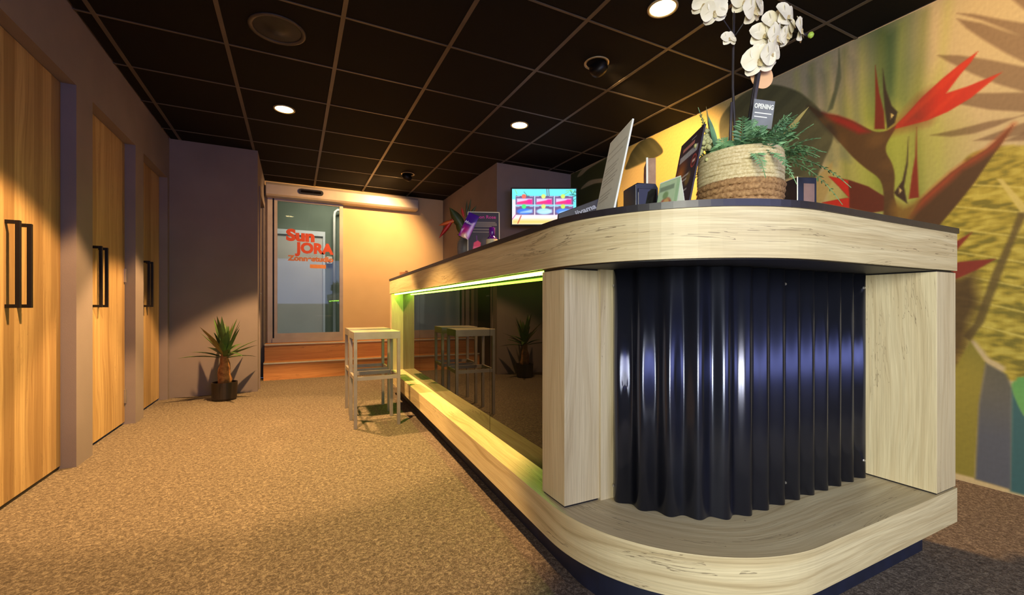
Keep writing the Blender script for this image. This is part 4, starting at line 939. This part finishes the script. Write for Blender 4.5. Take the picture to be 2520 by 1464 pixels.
for k in range(2):
    b = MB(cF); b.box(-.025, .025-.012*k, -.008-.012*k, -.005-.012*k, .0002, .0006); b.build('text_line', paper, t)

# ------------------------------------------------------------------ far end of the worktop
t = empty('perfume_sign', (.857, 2.03, Z0), 'small purple-black framed sign with pink heading and pale border on the counter', 'sign')
sF = frame((.857, 2.03, Z0+.002), (.93, -.36, 0), (.05, .12, 1)); SW, SH = .163, .212
b = MB(sF); b.box(-SW/2, SW/2, 0, SH, -.006, 0); b.build('board', dark_card, t)
b = MB(sF)
for a in ((-SW/2, -SW/2+.004, 0, SH), (SW/2-.004, SW/2, 0, SH), (-SW/2, SW/2, SH-.004, SH), (-SW/2, SW/2, 0, .004)): b.box(*a, -.007, .002)
b.build('border', pm('border_cream', '#d9ceb4', '#cdc2a8', 20, .5), t)
cv = Canvas(-SW/2+.004, SW/2-.004, .004, SH-.004, .002, '#352d3c')
for k, (z, x1) in enumerate(((.155, .06), (.148, .066), (.141, .068), (.134, .04), (.118, .03), (.104, .035))): cv.rect(-.055 if k > 3 else -.06, x1, z, z+.0032, '#b9aa96', .001, .8)
cv.poly([(-.056, .008), (-.018, .012), (-.014, .05), (-.03, .062), (-.05, .05)], '#e84a78', .002); cv.poly([(-.052, .01), (-.02, .013), (-.018, .03), (-.052, .03)], '#f2709a', .003); cv.line([(-.034, .06), (-.036, .085)], .004, '#7a2a90'); cv.disc(.01, .055, .018, '#6a6470', .01, .5)
cv.on('print', M['print'], sF, t, .0006)
text('lettering', 'Moon Rose', .024, pm('pink_letters', '#d2379a', '#c02e8c', 20, .5), t, sF @ tr(.004, .184, 0), bold=.0004, sx=1.05)
# purple sachet leaning on the sign
t = empty('foil_sachet', (.80, 2.02, Z0+.06), 'shiny purple and pink foil sachet hanging against the sign by its corner', 'sachet')
fF = sF @ tr(-.075, .135, .006) @ rot('Z', -.42); fw, fh = .056, .135
cv = Canvas(-fw/2, fw/2, -fh/2, fh/2, .0025, '#4a1f8a'); cv.rect(-fw/2, fw/2, -fh/2, -.005, '#c22a86', .015); cv.poly([(.012, .02), (.024, .03), (.022, -.06), (.006, -.05)], '#f0c4f2', .004); cv.poly([(-.026, -.03), (-.016, -.02), (-.02, -.05)], '#f6d8f4', .003); cv.disc(0, -.06, .016, '#ecc08a', .008, .9)
foil = attr_mat('foil_print', .22); R_np = np.array(fF)
def bulge(x, y):
    z = .007*np.cos(x/fw*PI)*np.cos(y/fh*PI)**.5+.0008; return tuple(R_np[k, 0]*x+R_np[k, 1]*y+R_np[k, 2]*z+R_np[k, 3] for k in range(3))
link('pouch', cv.mesh('pouch', foil, bulge), t)
b = MB(fF); b.box(-fw/2, fw/2, -fh/2, fh/2, -.001, .0006); b.build('pouch_back', pm('foil_purple', '#45207a', '#3a1a6a', 20, .3), t)
text('lettering', 'Moon', .020, pm('foil_letters', '#e6d9f2', '#d8c9ea', 20, .4), t, fF @ tr(-.004, .012, .008), bold=.0003, sx=1.0, shear=.3)
# bottle, cup and small packets
t = empty('lotion_bottle', (.834, 1.875, Z0), 'purple-capped bottle with a broad cream label in front of the sign', 'bottle')
M['purple'] = pm('purple_gloss', '#5c1a86', '#4d1472', 10, .15); M['cream'] = pm('cream_label', '#cfc39c', '#c4b890', 20, .5)
bF = frame((.834, 1.875, Z0+.0005), (.93, -.36, 0), (0, 0, 1))
b = MB(); b.lathe([(0, 0), (.024, 0), (.027, .004), (.026, .042), (.022, .052), (.013, .060), (.012, .066)], (.834, 1.875, Z0+.0005), 20, cap=False); b.build('body', M['purple'], t, smooth=True)
b = MB(); b.lathe([(.0275, .004), (.0285, .008), (.0272, .042), (.0265, .044)], (.834, 1.875, Z0+.0005), 20, cap=False); b.build('label', M['cream'], t, smooth=True)
b = MB(); b.lathe([(.0135, .062), (.0145, .064), (.0145, .098), (.012, .101), (0, .101)], (.834, 1.875, Z0+.0005), 16, cap=False); b.build('cap', M['purple'], t, smooth=True)
b = MB(); b.lathe([(0, 0), (.014, 0), (.017, .042), (.0155, .042), (.0125, .003), (0, .003)], (.872, 1.84, Z0+.0005), 18, cap=False)
tag(b.build('glass_cup', M['clear_glass'], None, smooth=True), 'tiny clear glass cup beside the purple-capped bottle', 'cup')
b = MB(frame((.90, 1.79, Z0+.0005), (.93, -.36, 0), (0, .2, 1))); b.rounded_plate(.05, .026, .012, .005); tag(b.build('soap_packet', pm('packet_coral', '#d98a72', '#c97a64', 20, .5), None), 'small coral packet lying behind the bottle', 'packet')
b = MB(); b.lathe([(0, 0), (.014, 0), (.015, .006), (.012, .030), (.006, .036), (0, .036)], (.925, 1.83, Z0+.0005), 14, cap=False); tag(b.build('lid_knob', M['black'], None, smooth=True), 'small dark stopper standing behind the coral packet', 'stopper')
# vase with artificial flowers
VX, VY = .842, 2.262; t = empty('flower_vase', (VX, VY, Z0), 'small grey stoneware vase standing behind the framed sign', 'vase')
b = MB(); b.lathe([(0, 0), (.034, 0), (.040, .01), (.044, .05), (.040, .082), (.024, .104), (.022, .122), (.019, .122), (.018, .10), (0, .09)], (VX, VY, Z0+.0005), 28, cap=False); b.build('body', pm('vase_grey', '#6d6c72', '#5a595f', 40, .5), t, smooth=True)
t = empty('flower_spray', (VX, VY, Z0+.09), 'red bird-of-paradise style flowers with dark leaves in the grey vase', 'flowers')
M['red'] = pm('petal_red', '#c2201c', '#8f1512', 20, .5); M['orange'] = pm('petal_orange', '#d8641e', '#b8481a', 20, .5); M['dkleaf'] = pm('leaf_dark', '#3a4a22', '#20281a', 20, .5)
vb = lambda r_, u_, f_=0: Vector((VX, VY, Z0))+CR*r_+CF*f_+Vector((0, 0, u_))
def lance(nm, p0, p1, w0, mt, th=.25):
    b = MB(); d_ = p1-p0; sde = d_.cross(CF).normalized(); prev = None
    for i in range(9):
        f_ = i/8; p = p0+d_*f_; ww = w0*max(.03, math.sin(PI*(.1+.9*f_)))
        row = [b.vert(p-sde*ww), b.vert(p-CF*ww*th), b.vert(p+sde*ww), b.vert(p+CF*ww*th)]
        if prev:
            for j in range(4): b.face((prev[j], prev[(j+1) % 4], row[(j+1) % 4], row[j]))
        prev = row
    b.build(nm, mt, t, smooth=True)
b = MB(); b.tube([vb(0, .08), vb(-.012, .16), vb(-.035, .21)], .004, 6); b.tube([vb(0, .08), vb(.01, .18), vb(.02, .26)], .003, 6); b.build('stem', M['dkleaf'], t)
lance('leaf', vb(.0, .15), vb(-.085, .275), .028, M['dkleaf']); lance('leaf', vb(.0, .12), vb(-.045, .215), .026, M['dkleaf'])
lance('petal', vb(-.045, .205), vb(-.145, .175), .012, M['orange']); lance('petal', vb(-.062, .215), vb(-.142, .105), .013, M['red']); lance('petal', vb(-.03, .215), vb(-.075, .235), .011, M['red'])
lance('petal', vb(-.005, .22), vb(-.018, .275), .007, M['red']); lance('leaf', vb(.008, .22), vb(.012, .315), .006, M['dkleaf']); lance('leaf', vb(.016, .22), vb(.034, .325), .006, M['dkleaf']); lance('leaf', vb(.02, .22), vb(.065, .285), .008, M['dkleaf'])
lance('leaf', vb(-.01, .11), vb(-.042, .128), .008, M['dkleaf'])
# wooden block at the far end
t = empty('wooden_block', (.955, 4.22, Z0), 'small brown wooden block with a chipped corner at the far worktop end', 'block')
b = MB(tr(.955, 4.22, Z0+.0005) @ rot('Z', -.2)); b.prism([(-.05, -.03), (.052, -.034), (.055, .03), (-.046, .034)], 0, .058); b.build('body', M['step'], t, bevel=.006)
b = MB(tr(.955, 4.22, Z0+.058) @ rot('Z', -.2)); b.prism([(.005, -.02), (.03, -.022), (.03, .02), (.008, .016)], 0, .012); b.build('chip', M['step'], t, bevel=.002)
